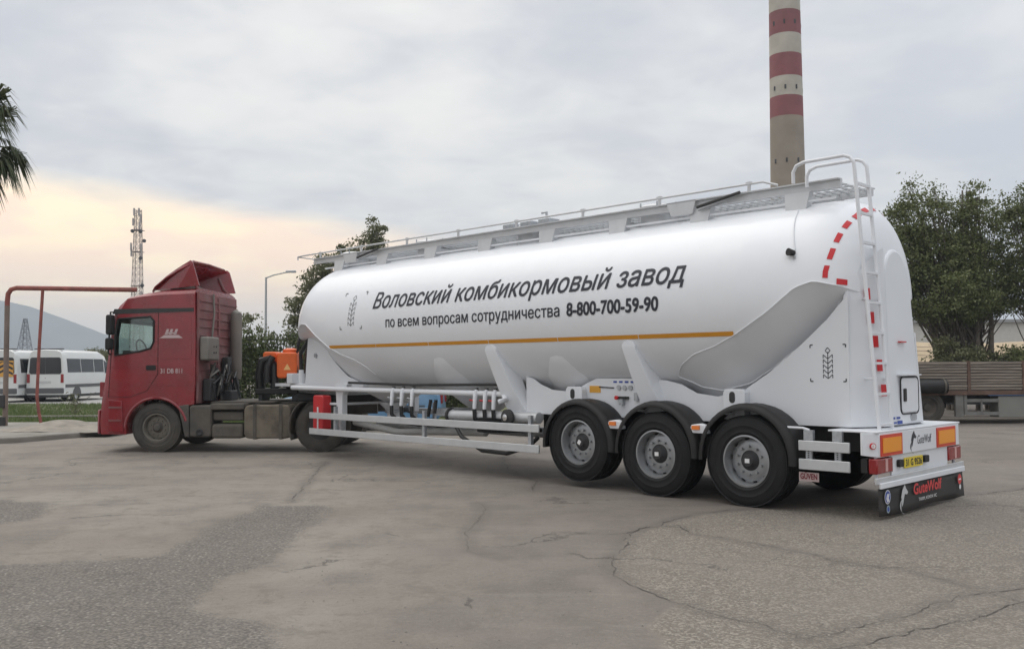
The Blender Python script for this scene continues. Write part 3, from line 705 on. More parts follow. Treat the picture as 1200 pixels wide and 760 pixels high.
# drain hose with lamp on the shell
MB().tube([surf(-.35, z, .012) for z in np.linspace(3.55, 2.95, 8)][:1]+[surf(-.38-.18*k/6, 3.5-.5*k/6, .012) for k in range(7)], .007, 6).build('cable', WHITE2, T)
q = surf(-.55, 2.96); o = MB().tube([q, (q[0]+.03, q[1]+.08, q[2]+.01)], [.03, .045], 12).build('work_lamp', BLK, T)
MB().tube([(q[0], q[1], q[2]-.04), (q[0]-.03, q[1]+.05, q[2]-.05)], .016).build('lamp_bracket', GALV, o)
# chassis
MB().box(-1.3, 3.9, .42, .56, .66, .95).build('frame_rail', DARK, T)
MB().box(-1.3, 3.9, -.56, -.42, .66, .95).build('frame_rail', DARK, T)
for k in range(3):
    s = 1.31*k; dz = .08 if k == 2 else 0
    a = MB().tube([(s, -.9, .53+dz), (s, .9, .53+dz)], .065, 14).build('axle', DARK, T)
    for sg in (1, -1):
        MB().hexa([(s-.3, sg*.45, .5), (s+.5, sg*.45, .62), (s+.5, sg*.6, .62), (s-.3, sg*.6, .5), (s-.3, sg*.45, .6), (s+.5, sg*.45, .78), (s+.5, sg*.6, .78), (s-.3, sg*.6, .6)]).build('trailing_arm', DARK, a)
        MB().lathe([(.12, .55), (.15, .6), (.14, .66), (.15, .72), (.12, .78)], 'z', (s-.35, sg*.5, .02), 16).build('air_bag', BLK, a)
# wheels
W0 = wheel_set(.535, .297, .385, RUB, ALUR, DARK); W0.parent = T; W0.location = (0, 1.06, .535)
MB().box(-.03, .03, .148, .153, -.025, .025).build('hub_sticker', WST, W0)
kids(W0)[-1].rotation_euler = (0, .5, 0)
for k in range(3):
    for sg in (1, -1):
        if k == 0 and sg == 1: continue
        c = copy_tree(W0, T); c.location = (1.31*k, sg*1.06, .535+(.08 if k == 2 else 0)); c.rotation_euler = (0, random.uniform(0, 6), 0 if sg == 1 else math.pi)
# fenders
def fender(sc, sg):
    e = empty('fender', (0, 0, 0), 0, T); nseg = 22; zc = .56
    a0, a1 = R_(-4), R_(184); vs = []
    prof = [(.60, .84), (.625, .84), (.65, .98), (.65, 1.16), (.655, 1.20), (.64, 1.265), (.60, 1.29), (.575, 1.285), (.60, 1.255), (.625, 1.2), (.625, .9)]
    m = len(prof)
    for k in range(nseg+1):
        t = a0+(a1-a0)*k/nseg
        for r, y in prof: vs.append((sc+r*math.cos(t), sg*y, zc+r*math.sin(t)*1.0))
    fs = [(i*m+j, i*m+(j+1) % m, (i+1)*m+(j+1) % m, (i+1)*m+j) for i in range(nseg) for j in range(m)]+[tuple(range(m)), tuple(nseg*m+j for j in range(m))]
    MB().add(vs, fs).build('fender_arc', BLK, e, smooth=50)
    for ds in (-.3, .3): MB().tube([(sc+ds, sg*.5, .98), (sc+ds, sg*1.2, 1.09)], .02).build('fender_stay', WHITE2, e)
for k in range(3):
    for sg in (1, -1): fender(1.31*k+(.0), sg)
for s in (1.965, .655):
    for sg in (1, -1):
        o = MB().prism([(s-.13, .83), (s+.13, .83), (s+.1, .93), (s-.02, .95), (s-.1, .93)], 'y', sg*1.16, sg*1.25).build('marker_bracket', WHITE2, T, bevel=.01)
        MB().box(s-.03, s+.075, sg*1.25, sg*1.275, .875, .925).build('marker_lamp', AMB, o)
        MB().box(s-.12, s+.12, sg*.9, sg*1.15, .55, .80).build('mud_plate', BLK, T)
# side guards
for sg in (1, -1):
    e = empty('side_guard', (0, 0, 0), 0, T)
    for z0 in (.71, .415): MB().box(3.37, 9.35, sg*1.205, sg*1.235, z0, z0+.115).build('guard_bar', ALU, e, bevel=.008)
    for s in (3.58, 6.0, 8.55): MB().box(s-.03, s+.03, sg*1.15, sg*1.205, .42, .95).build('guard_post', GALV, e)
    e = empty('rear_side_guard', (0, 0, 0), 0, T)
    for z0 in (.70, .49): MB().box(-1.27, -.67, sg*1.205, sg*1.235, z0, z0+.115 if z0 > .6 else z0+.12).build('guard_bar', ALU, e, bevel=.008)
    for s in (-.78, -1.12):
        mb = MB().box(s-.035, s+.035, sg*1.17, sg*1.204, .50, .92); mb.box(s-.055, s+.055, sg*1.16, sg*1.209, .82, .93)
        p_ = mb.build('guard_post', GALV, e)
        mb = MB()
        for k in range(4): mb.tube([(s, sg*1.204, .63+k*.022), (s, sg*1.212, .63+k*.022)], .007, 8)
        mb.build('bolt_holes', DARK, p_, smooth=0)
    MB().tube([(-.5, sg*1.18, .95), (-.7, sg*1.18, .95), (-.78, sg*1.18, .93)], .014).build('guard_arm', WHITE2, e)
# sticker under the rear guard
o = MB().box(-.90, -.66, 1.205, 1.209, .36, .46).build('maker_sticker_plate', mat('dull_pink', (.42, .33, .32), .5), T)
V, F = text_geo('GÜVEN', bold=.03, height=.06, width=.2, cuts=0); decal('sticker_lettering', V, F, lambda u, v: (-.68-u, 1.2115, .385+v), mat('maroon', (.16, .01, .02), .5), o)
# manifold pipe with valves and hoses
mf = empty('air_manifold', (0, 0, 0), 0, T)
MB().tube([(10.35, .98, 1.27), (4.2, .98, 1.24)], .045, 14).build('manifold_pipe', WHITE2, mf)
for s in (7.05, 6.78, 6.5, 4.93, 4.7, 4.5):
    v = MB().tube([(s, 1.0, 1.3), (s, 1.03, 1.22), (s, 1.05, 1.0)], [.03, .038, .03], 10).build('valve', WHITE2, mf)
    MB().tube([(s, 1.04, 1.13), (s+.07, 1.09, 1.14)], .012).build('valve_lever', REDR if s < 5 else GALV, v)
    MB().tube([(s, 1.05, 1.0), (s-.01, 1.05, .85), (s-.08, .95, .72), (s-.2, .6, .66), (s-.25, .25, .66)], .034, 10).build('hose', HOSE, v)
    MB().tube([(s, 1.0, 1.29), (s, 1.0, 1.33)], .03, 10).build('valve_cap', DARK, v)
MB().tube([(4.35, .98, 1.24), (4.2, 1.08, 1.16), (4.3, 1.12, 1.13)], .04, 12).build('end_coupling', WHITE2, mf)
MB().tube([(8.4, 1.0, 1.385), (6.5, 1.02, 1.36), (4.3, .98, 1.39)], .022, 8).build('main_air_line', HOSE, T)
# product pipe
pp = empty('product_pipe', (0, 0, 0), 0, T)
MB().tube([(8.8, 0, .60), (.2, 0, .60)], .085, 16).build('main_pipe', GALV, pp)
MB().tube([(5.6, .95, .88), (3.62, .95, .90)], .085, 16).build('pipe_run', ALU, pp)
MB().lathe([(0, -.02), (.12, -.02), (.12, .03), (.06, .05), (0, .055)], 'y', (4.15, 1.08, .90), 20).build('pipe_cap', DARK, pp)
MB().lathe([(.04, .05), (.05, .07), (0, .075)], 'y', (4.15, 1.08, .90), 12).build('cap_badge', CHR, pp)
MB().lathe([(.085, 0), (.12, 0), (.12, .04), (.085, .04)], 'x', (5.58, .95, .88), 20).build('pipe_collar', DARK, pp)
MB().tube([(5.5, 1.0, .80), (5.2, 1.08, .56), (4.7, 1.1, .37), (4.15, 1.1, .36), (3.75, 1.05, .48), (3.6, 1.0, .62)], .032, 10).build('hanging_hose', HOSE, pp)
MB().tube([(8.9, .5, .62), (7.5, .55, .5), (6.4, .5, .55), (5.3, .45, .58)], .06, 14).build('discharge_hose', mat('grey_hose', (.38, .38, .37), .6), pp)
MB().box(5.55, 6.0, .5, .95, .86, .98).build('pump_bracket', GALV, pp)
MB().tube([(5.92, 1.0, 1.12), (5.92, 1.03, .9)], .03).build('gauge_stem', BLK, pp)
MB().tube([(6.05, 1.0, 1.12), (6.1, 1.02, .84)], .03).build('gauge_stem', BLK, pp)
spw = empty('spare_wheel', (4.62, .70, .76), 0, T); spw.rotation_euler = (math.pi/2, 0, 0)
tyre_mb(.43, .27, .23, True, 44).build('tyre', RUB, spw, smooth=40); rim_mb(.27, .28, 0).build('rim', ALUR, spw, smooth=40)
MB().box(4.2, 5.05, .66, .74, .885, .915).build('spare_carrier', GALV, T)
# fire extinguisher box
MB().prism(rrect(9.07, 9.40, .50, 1.14, .05), 'y', .92, 1.12).build('extinguisher_box', REDX, T, bevel=.02)
MB().box(9.2, 9.235, 1.121, 1.135, .5, .92).build('box_latch', WHITE2, T)
# landing legs and front coupling platform
for sg in (1, -1):
    g_ = MB().prism([(8.55, 1.36), (8.95, 1.36), (8.9, .78), (8.72, .78), (8.72, 1.15)], 'y', sg*.80, sg*.92).build('landing_leg', WHITE2, T, bevel=.01)
    MB().box(8.76, 8.86, sg*.81, sg*.91, .42, .80).build('leg_inner', GALV, g_); MB().box(8.66, 8.96, sg*.72, sg*1.0, .39, .42).build('foot', GALV, g_)
MB().tube([(8.81, -.9, .98), (8.81, .9, .98), (9.3, .98, .98)], .025).build('leg_shaft', WHITE2, T)
MB().box(8.2, 11.3, -.82, .82, 1.28, 1.345).build('coupler_plate', WHITE2, T, bevel=.01)
MB().hexa([(9.4, -.5, 1.12), (11.2, -.5, 1.16), (11.2, .5, 1.16), (9.4, .5, 1.12), (9.4, -.6, 1.28), (11.25, -.6, 1.28), (11.25, .6, 1.28), (9.4, .6, 1.28)]).build('gooseneck', GALV, T)
MB().prism([(-.8, 1.34), (.8, 1.34), (.5, 2.7), (-.5, 2.7)], 'x', 10.12, 10.15).build('front_bulkhead', WHITE2, T)
for k, y in enumerate((.55, .35, .75)):
    MB().tube([(10.3+.05*k, y, 1.34), (10.3+.05*k, y, 1.62)], .05, 10).build('standpipe', WHITE2, T)
    MB().tube([(10.3+.05*k, y, 1.6), (10.32+.05*k, y, 1.95), (10.2-.12*k, y-.03, 2.42)], .04, 10).build('riser_hose', HOSE, T)
MB().tube([(10.9, .5, 1.4), (11.0, .5, 1.9), (10.95, .45, 2.2), (10.75, .4, 2.25), (10.7, .4, 1.9)], .022, 8).build('hose_loop', HOSE, T)
MB().box(10.5, 10.7, .6, .9, 1.35, 1.55).build('junction_box', WHITE2, T, bevel=.01)
MB().tube([(9.75, .83, 1.9), (9.75, .85, 1.9)], .045, 14).build('round_badge', GALV, T)
# rear bumper
bp_ = empty('rear_bumper', (0, 0, 0), 0, T)
MB().box(-1.56, -1.0, -1.18, 1.18, .925, .945).build('bumper_deck', WHITE2, bp_, bevel=.006)
MB().box(-1.56, -1.53, -1.14, 1.14, .665, .924).build('light_panel', WHITE2, bp_, bevel=.008)
for sg in (1, -1):
    MB().hexa([(-1.555, sg*1.142, .665), (-1.43, sg*1.265, .69), (-1.40, sg*1.25, .69), (-1.53, sg*1.142, .665), (-1.555, sg*1.142, .924), (-1.43, sg*1.265, .93), (-1.40, sg*1.25, .93), (-1.53, sg*1.142, .924)]).build('corner_wing', WHITE2, bp_, bevel=.006)
    y0, y1 = (.57, 1.12) if sg == 1 else (-1.0, -.42)
    o = MB().box(-1.572, -1.561, y0, y1, .675, .905).build('marker_board', REDP, bp_)
    MB().box(-1.578, -1.5725, y0+.04, y1-.04, .712, .87).build('marker_field', ORP, o)
    yl0, yl1 = (.80, 1.2) if sg == 1 else (-1.2, -.8)
    o = MB().box(-1.56, -1.46, yl0, yl1, .49, .655).build('tail_lamp', REDL, bp_, bevel=.015)
    MB().box(-1.564, -1.5605, yl0+.14 if sg == 1 else yl0+.16, yl0+.2 if sg == 1 else yl0+.22, .51, .64).build('lamp_divider', mat('pale_lens', (.6, .35, .33), .2), o)
    MB().box(-1.45, -1.38, yl0, yl1, .5, .65).build('lamp_housing', BLK, o)
    yy = 1.19*sg
    o = MB().tube([(-1.505, yy, .79), (-1.522, yy+.010*sg, .79)], .034, 16).build('speed_sticker', REDR, bp_); MB().tube([(-1.522, yy+.010*sg, .79), (-1.5235, yy+.011*sg, .79)], .026, 16).build('sticker_face', WST, o)
    V, F = text_geo('80', height=.022, width=.03, cuts=0); decal('sticker_number', V, F, lambda u, v: (-1.5245, yy+.011*sg+.015-u, .779+v), REDR, o, (-1, 0, 0))
MB().box(-1.54, -1.52, -.8, .8, .44, .665).build('lower_panel', WHITE2, bp_)
MB().box(-1.575, -1.545, -1.24, 1.24, .385, .455).build('lower_beam', ALU, bp_, bevel=.006)
MB().box(-1.60, -1.575, -1.2, 1.2, .34, .40).build('step_beam', WHITE2, bp_, bevel=.006)
pl = MB().box(-1.562, -1.553, .0, .50, .505, .62).build('number_plate', YEL, bp_)
V, F = text_geo('31 G 9526', bold=.03, height=.07, width=.44, cuts=0); decal('plate_lettering', V, F, lambda u, v: (-1.5635, .47-u, .528+v), LET, pl, (-1, 0, 0))
for y0 in (.55, -.16): MB().prism(rrect(y0, y0+.12, .53, .61, .02), 'x', -1.575, -1.54).build('plate_lamp', BLK, bp_)
def rear_map(y0, z0, x): return lambda u, v: (x, y0-u, z0+v)
V, F = text_geo('GuteWolf', shear=.1, bold=.0, height=.095, width=.40, cuts=0); decal('panel_lettering', V, F, rear_map(.14, .755, -1.5625), LET, bp_, (-1, 0, 0))
def wolf(mt, parent, y0, z0, sc, x, name):
    pol = [(0, 0), (.02, .25), (-.03, .45), (.05, .75), (.22, 1.0), (.28, .82), (.42, .62), (.36, .52), (.2, .56), (.14, .35), (.08, .12)]
    mb = MB(); mb.add([(x, y0-a*sc*1.7, z0+b*sc) for a, b in pol], [tuple(range(len(pol)))])
    pts = [(.2+.34*math.cos(t), .02+.36*math.sin(t)) for t in np.linspace(2.0, 4.6, 9)]
    n_ = len(pts); vs = []
    for i, (a, b) in enumerate(pts):
        w_ = .05*math.sin(math.pi*i/(n_-1))+.005; vs += [(x, y0-a*sc*1.5, z0+(b+w_)*sc), (x, y0-(a+w_*1.6)*sc*1.5, z0+(b-w_)*sc)]
    mb.add(vs, [(2*k, 2*k+1, 2*k+3, 2*k+2) for k in range(n_-1)])
    mb.build(name, mt, parent, smooth=0)
wolf(LET, bp_, .30, .72, .19, -1.5625, 'wolf_emblem')
# mud flap
fl = empty('mud_flap', (0, 0, 0), 0, T)
nz = 10; vs = []
for i in range(9):
    y = 1.2-2.4*i/8
    for k in range(5): vs.append((-1.565-.012*math.sin(i*.9)*k/4-.01*k/4, y, .34-.30*k/4+.012*math.sin(i*1.3+2)*k/4))
fb = MB().add(vs, [(5*i+k, 5*i+k+1, 5*i+k+6, 5*i+k+5) for i in range(8) for k in range(4)]).build('flap_sheet', mat('dusty_black_rubber', (.028, .026, .024), .6, var=.3, dirt=.35, dirtcol=(.07, .06, .055)), fl)
sm_ = fb.modifiers.new('s', 'SOLIDIFY'); sm_.thickness = .008
FX = -1.594
RED2 = mat('flap_red', (.6, .05, .05), .5, var=.2, vscale=20)
V, F = text_geo('GuteWolf', bold=.035, height=.115, width=.80, cuts=0, capchar='G'); decal('flap_lettering', V, F, rear_map(.35, .205, FX), RED2, fl, (-1, 0, 0))
V, F = text_geo('TARIM, KONYA VIC', bold=.01, height=.035, width=.52, cuts=0); decal('flap_small_lettering', V, F, rear_map(.22, .12, FX), WST, fl, (-1, 0, 0))
wolf(mat('flap_white', (.55, .55, .55), .6), fl, .68, .10, .24, FX, 'flap_wolf_emblem')
def disc(name, mt, y, z, r, parent, x=FX, ry=None):
    mb = MB(); mb.add([(x, y+(ry or r)*math.cos(t), z+r*math.sin(t)) for t in np.linspace(0, 2*math.pi, 25)[:-1]], [tuple(range(24))]); return mb.build(name, mt, parent, smooth=0)
disc('blue_round_sticker', WST, 1.04, .245, .075, fl); d_ = disc('blue_disc', BLU, 1.04, .245, .066, fl, FX-.001)
V, F = text_geo('«', bold=.04, height=.12, cuts=0, width=.07); decal('arrow_mark', V, F, rear_map(1.075, .195, FX-.002), WST, fl, (-1, 0, 0))
disc('grey_round_sticker', mat('grey_blue', (.3, .38, .42), .5), 1.03, .115, .042, fl); disc('grey_ring', BLU, 1.03, .115, .026, fl, FX-.001)
disc('red_round_sticker', RED2, -1.03, .255, .062, fl); MB().box(FX-.002, FX-.001, -1.07, -.99, .245, .262).build('sticker_bar', WST, fl)
disc('small_white_sticker', WST, -1.04, .16, .03, fl)
for y in (1.1, .4, -.4, -1.1): MB().tube([(-1.50, y, .66), (-1.50, y, .40)], .02).build('bumper_strut', WHITE2, bp_)

# ================================================================== TRACTOR
K = empty('tractor_truck', (-7.0382, 19.8284, 0), math.pi-R_(3))
tag(K, 'dark red truck tractor with roof wind deflector, coupled to the white tank trailer', 'truck')
# cab body lofted across the width
arch = [(.61*math.cos(t), .46+.60*math.sin(t)) for t in np.linspace(R_(5), R_(150), 10)]
prof = [(1.20, .36), (1.22, .62), (1.19, 1.02), (1.15, 1.3), (1.07, 1.9), (1.0, 2.45), (.95, 2.76), (.84, 2.93), (.62, 3.11), (.3, 3.2), (-.05, 3.25), (-.76, 3.29), (-.78, 2.2), (-.78, 1.5), (-.76, .95), (-.58, .92)]
prof = prof + arch[::-1] + [(.61, .36)]
cols = [(-1.18, .14, .985), (-1.13, .05, 1.0), (-.9, 0, 1.0), (.9, 0, 1.0), (1.13, .05, 1.0), (1.18, .14, .985)]
vs = []
for y, dx, zs in cols:
    for x, z in prof:
        xx = x-(dx if x > .8 else 0); z2 = z if z < 3.0 else 3.0+(z-3.0)*(1 if dx < .01 else .8 if dx < .1 else .55)
        vs.append((xx, y, z2))
m = len(prof)
fs = [(i*m+j, i*m+(j+1) % m, (i+1)*m+(j+1) % m, (i+1)*m+j) for i in range(len(cols)-1) for j in range(m)]+[tuple(range(m)), tuple(range(len(vs)-1, len(vs)-m-1, -1))]
cab = MB().add(vs, fs).build('cab', CABR, K, smooth=30)
# cut the side window opening through the cab
wp = [(.80, 2.66), (.14, 2.70), (.07, 2.62), (.07, 2.2), (.13, 2.07), (.35, 2.01), (.86, 1.93), (.86, 2.3)]
cut = MB().prism(wp, 'y', -1.4, 1.4).build('cut', INT, K, smooth=0)
cut2 = MB().box(.10, 1.6, -1.02, 1.02, 1.72, 2.60).build('cut', INT, K, smooth=0)
b2 = cab.modifiers.new('b2', 'BOOLEAN'); b2.object = cut2; b2.operation = 'DIFFERENCE'; b2.solver = 'EXACT'
bmod = cab.modifiers.new('b', 'BOOLEAN'); bmod.object = cut; bmod.operation = 'DIFFERENCE'; bmod.solver = 'EXACT'
dg = bpy.context.evaluated_depsgraph_get(); dg.update(); nm = bpy.data.meshes.new_from_object(cab.evaluated_get(dg)); cab.modifiers.clear(); cab.data = nm
bpy.data.objects.remove(cut); bpy.data.objects.remove(cut2)
cab.data.materials.clear(); cab.data.materials.append(CABR); cab.data.materials.append(INT)
for p_ in cab.data.polygons:
    c_ = p_.center; n_ = p_.normal
    p_.material_index = 1 if (abs(c_.y) < 1.15 and .05 < c_.x < 1.03-(c_.z-1.7)*.12 and 1.65 < c_.z < 2.72 and c_.x < .93) else 0
cab.data.set_sharp_from_angle(angle=R_(30))
for sg in (1, -1):
    Y0 = sg*1.183
    g_ = MB().prism([(x, z) for x, z in wp], 'y', sg*1.165, sg*1.17).build('side_window', GLASS, cab, smooth=0)
    q = wp+[wp[0]]; MB().tube([(x, Y0, z) for x, z in q], .022, 6).build('window_seal', BLK, g_)
    # door outline and swage lines
    dl = [(-.02, 2.8), (.84, 2.78), (.93, 2.2), (.98, 1.1), (.55, 1.1), (.2, 1.22), (-.02, 1.55), (-.02, 2.8)]
    MB().tube([(x, Y0-.004*sg, z) for x, z in dl], .007, 5).build('door_gap', mat('gap_dark', (.02, .004, .004), .8), cab)
    MB().prism(rrect(.02, .22, 1.63, 1.73, .02), 'y', sg*1.18, sg*1.186).build('door_handle', BLK, cab)
    MB().box(.02, .95, sg*1.181, sg*1.186, 2.80, 2.90).build('roof_gutter', DARK, cab) if False else None
    MB().hexa([(-.74, sg*1.178, 2.80), (.92, sg*1.16, 2.76), (.92, sg*1.19, 2.76), (-.74, sg*1.195, 2.80), (-.74, sg*1.178, 2.87), (.88, sg*1.16, 2.86), (.88, sg*1.19, 2.86), (-.74, sg*1.195, 2.87)]).build('roof_gutter', DARK, cab)
    MB().prism([(.98, .40), (.66, .40), (.70, 1.02), (.98, 1.05)], 'y', sg*1.16, sg*1.20).build('step_panel', CABR, cab, bevel=.01)
    for z in (.62, .88): MB().box(.70, .96, sg*1.2, sg*1.215, z, z+.03).build('step_tread', CABRD, cab)
    # wheel arch lip
    MB().tube([(.63*math.cos(t), sg*1.185, .46+.62*math.sin(t)) for t in np.linspace(R_(2), R_(165), 20)], .03, 6).build('arch_lip', CABR, cab)
    MB().prism([(-.08, 2.68), (-.70, 2.68), (-.70, 1.85), (-.08, 1.85)], 'y', sg*1.178, sg*1.184).build('sleeper_panel', CABR, cab, bevel=.003)
    mb = MB(); mb.box(-.76, .60, sg*1.178, sg*1.186, 1.33, 1.345); mb.box(-.76, 1.02, sg*1.178, sg*1.186, 1.69, 1.70) ; mb.build('swage_line', CABR, cab)
    # mirrors
    mo = MB().tube([(.93, sg*1.12, 2.80), (.90, sg*1.30, 2.80), (.93, sg*1.32, 1.98), (.98, sg*1.14, 1.95)], .018, 6).build('mirror_arm', BLK, cab)
    MB().prism(rrect(.84, .96, 2.34, 2.74, .04), 'y', sg*1.22, sg*1.40).build('mirror', BLK, mo, bevel=.03, seg=3); MB().prism(rrect(.86, .97, 2.04, 2.28, .04), 'y', sg*1.22, sg*1.40).build('mirror', BLK, mo, bevel=.03, seg=3)
    MB().prism(rrect(1.12, 1.2, 1.1, 1.4, .02), 'y', sg*.9, sg*1.1).build('corner_marker', CABR, cab)
# interior
MB().prism([(.0, 2.0), (.16, 2.0), (.10, 2.6), (-.02, 2.62)], 'y', .2, .75).build('seat', INT, cab, bevel=.03)
MB().prism([(.0, 2.0), (.16, 2.0), (.10, 2.6), (-.02, 2.62)], 'y', -.75, -.25).build('seat', INT, cab, bevel=.03)
MB().tube([(.62+.10*math.sin(t)*.6, .5+.23*math.cos(t), 2.06+.2*math.sin(t)) for t in np.linspace(0, 2*math.pi, 24)], .016, 6).build('steering_wheel', BLK, cab)
MB().box(.6, .8, -1.0, 1.0, 1.92, 2.03).build('dashboard', INT, cab, bevel=.02)
MB().hexa([(1.12,-1.0,1.66),(1.12,1.0,1.66),(1.125,1.0,1.66),(1.125,-1.0,1.66),(.99,-1.0,2.64),(.99,1.0,2.64),(.995,1.0,2.64),(.995,-1.0,2.64)]).build('windscreen', GLASS2, cab)
MB().box(1.19, 1.25, -1.1, 1.1, .36, .85).build('front_bumper', CABR, cab, bevel=.03)
MB().box(.35, .52, 1.12, 1.142, 3.0, 3.03).build('roof_marker', BLK, cab)
# rear wall ribs
rw = MB().box(-.80, -.775, -1.12, 1.12, .96, 3.2).build('rear_wall', CABRD, cab, bevel=.01)
mb = MB()
for k in range(9): mb.box(-.825, -.80, -1.08, 1.08, 1.62+k*.175, 1.645+k*.175)
mb.box(-.825, -.8, -.04, .04, 1.5, 3.15); mb.box(-.82, -.8, 1.06, 1.12, 1, 3.2)
mb.build('rear_rib', CABRD, rw)
MB().tube([(-.84, .38, 3.2), (-.85, .36, 2.8), (-.85, .45, 2.4), (-.85, .52, 2.15)], .02, 6).build('rear_cable', GREYL, cab)
bx = MB().box(-1.02, -.83, .50, 1.10, 1.82, 2.30).build('battery_box', GREYL, K, bevel=.04, seg=3)
mb = MB()
for z in (1.98, 2.10):
    for y in (.7, .82): mb.tube([(-1.02, y, z), (-1.035, y, z)], .016, 8)
mb.build('box_stud', DARK, bx)
# white triangle logo and number on the sleeper side
tri = MB(); fn = lambda u, v: (-.27-u, 1.190, 2.33+v)
tri.add([fn(-.22, -.06), fn(.26, -.06), fn(.17, .0), fn(-.12, .0)], [(0, 1, 2, 3)])
for dx in (-.08, .0, .1): tri.add([fn(dx-.035, .012), fn(dx+.025, .012), fn(dx+.06, .12), fn(dx+.01, .12)], [(0, 1, 2, 3)])
tri.add([fn(-.1, .03), fn(.13, .03), fn(.14, .055), fn(-.09, .055)], [(0, 1, 2, 3)])
PST = mat('pinkish_white_sticker', (.55, .42, .42), .5)
tri.build('triangle_emblem', PST, cab, smooth=0)
V, F = text_geo('31 DB 811', bold=.02, height=.09, width=.44, cuts=0); decal('side_number', V, F, lambda u, v: (-.03-u-.05, 1.19, 1.57+v), PST, cab)
# wind deflector
wd = empty('wind_deflector', (0, 0, 0), 0, K)
th = .025; vs = []; prof2 = [(.36, 3.30), (.27, 3.40), (.0, 3.58), (-.3, 3.73), (-.60, 3.86)]
outer = []
for i, (x, z) in enumerate(prof2):
    t = i/4; hw = .62+.40*t
    dn = .05
    outer.append([(x, -hw-.02, z-dn-.06*t), (x, -hw, z-.05), (x, -hw+.12, z), (x, 0, z+.02), (x, hw-.12, z), (x, hw, z-.05), (x, hw+.02, z-dn-.06*t)])
vs = [p for r_ in outer for p in r_]
# tail of the side cheeks bending back and outward
for sgn, col in ((-1, 0), (1, 6)): pass
o = MB().add(vs, [(7*i+j, 7*i+j+1, 7*i+7+j+1, 7*i+7+j) for i in range(4) for j in range(6)]).build('deflector_shell', CABR, wd, smooth=40)
q = o.modifiers.new('s', 'SOLIDIFY'); q.thickness = .03
for sg in (1, -1):
    q = [(.30, 3.28, .64), (.27, 3.38, .65), (.0, 3.56, .76), (-.3, 3.71, .90), (-.61, 3.845, 1.04), (-.66, 3.8, 1.06), (-.80, 3.33, 1.06), (-.3, 3.30, .90)]
    MB().add([(x, sg*yy_, z) for x, z, yy_ in q]+[(x, sg*(yy_-.03), z) for x, z, yy_ in q], [tuple(range(8)), tuple(range(15, 7, -1))]+[(k, (k+1) % 8, 8+(k+1) % 8, 8+k) for k in range(8)]).build('side_cheek', CABR, wd, smooth=0)
    MB().tube([(-.5, sg*.8, 3.66), (-.6, sg*.85, 3.4), (-.72, sg*.9, 3.26)], .03, 8).build('deflector_strut', CABRD, wd)
MB().lathe([(.0, 3.42), (.25, 3.40), (.36, 3.33), (.4, 3.22)], 'z', (-.15, 0, 0), 24).build('roof_dome', GREYL, wd)
# chassis
for y in (.42, -.42): MB().box(-4.3, 1.0, y-.04, y+.04, .72, .97).build('chassis_rail', GREYD, K)
ft = MB().prism(rrect(-2.72, -1.78, .27, .93, .10), 'y', .62, 1.2).build('fuel_tank', TANKD, K, bevel=.03, seg=3)
for s in (-1.98, -2.25, -2.5):
    q = rrect(-.66-.0, 0, 0, 0, 0) if False else None
for s in (-2.0, -2.52): MB().box(s-.03, s+.03, .6, 1.215, .255, .945).build('tank_strap', GREYD, ft)
MB().box(-1.75, -1.12, .7, 1.2, .27, .56).build('air_tank_box', GREYD, K, bevel=.06, seg=3)
MB().box(-1.75, -1.12, .6, 1.12, .62, .80).build('step_box', GREYD, K, bevel=.03)
MB().box(-1.78, -1.10, .6, 1.2, .84, .96).build('deck_edge', GREYD, K, bevel=.02)
o = MB().prism(rrect(-1.12, -.68, .30, .93, .05), 'y', .6, 1.2).build('side_box', GREYD, K, bevel=.03)
MB().lathe([(0, 1.2), (.05, 1.2), (.07, 1.24), (.055, 1.25), (0, 1.235)], 'y', (-.9, 0, .40), 18).build('exhaust_outlet', DARK, o)
MB().prism([(-.44, .92), (-.66, .95), (-.68, .30), (-.58, .30), (-.52, .6)], 'y', .75, 1.2).build('wheel_arch_rear', GREYD, K, bevel=.02)
for sg in (1, -1):
    vs = []
    for t in np.linspace(R_(100 if sg == 1 else 100), R_(60), 2): pass
    pts = [(-3.3+.60*math.cos(t), .5+.60*math.sin(t)) for t in np.linspace(R_(-25), R_(50), 10)]
    vs = [(x, sg*y_, z) for x, z in pts for y_ in (.62, 1.22)]
    q = MB().add(vs, [(2*i, 2*i+1, 2*i+3, 2*i+2) for i in range(9)]).build('mudguard', GREYD, K, smooth=60); s_ = q.modifiers.new('s', 'SOLIDIFY'); s_.thickness = .025
MB().prism([(-2.5, .98), (-4.2, .98), (-4.35, 1.05), (-4.2, 1.14), (-2.6, 1.14)], 'y', -.45, .45).build('fifth_wheel', DARK, K, bevel=.02)
MB().box(-2.3, -1.0, -.9, .9, .96, .99).build('catwalk', GREYD, K)
# exhaust stack
MB().tube([(-.98, -.62, 1.0), (-.98, -.62, 1.35), (-.96, -.62, 1.45)], .06, 12).build('exhaust_pipe', DARK, K)
MB().tube([(-.95, -.68, 1.42), (-.95, -.68, 1.5), (-.95, -.68, 2.72), (-.95, -.69, 2.82), (-.90, -.72, 2.86)], [.10, .125, .125, .12, .10], 20).build('exhaust_stack', GREYL, K)
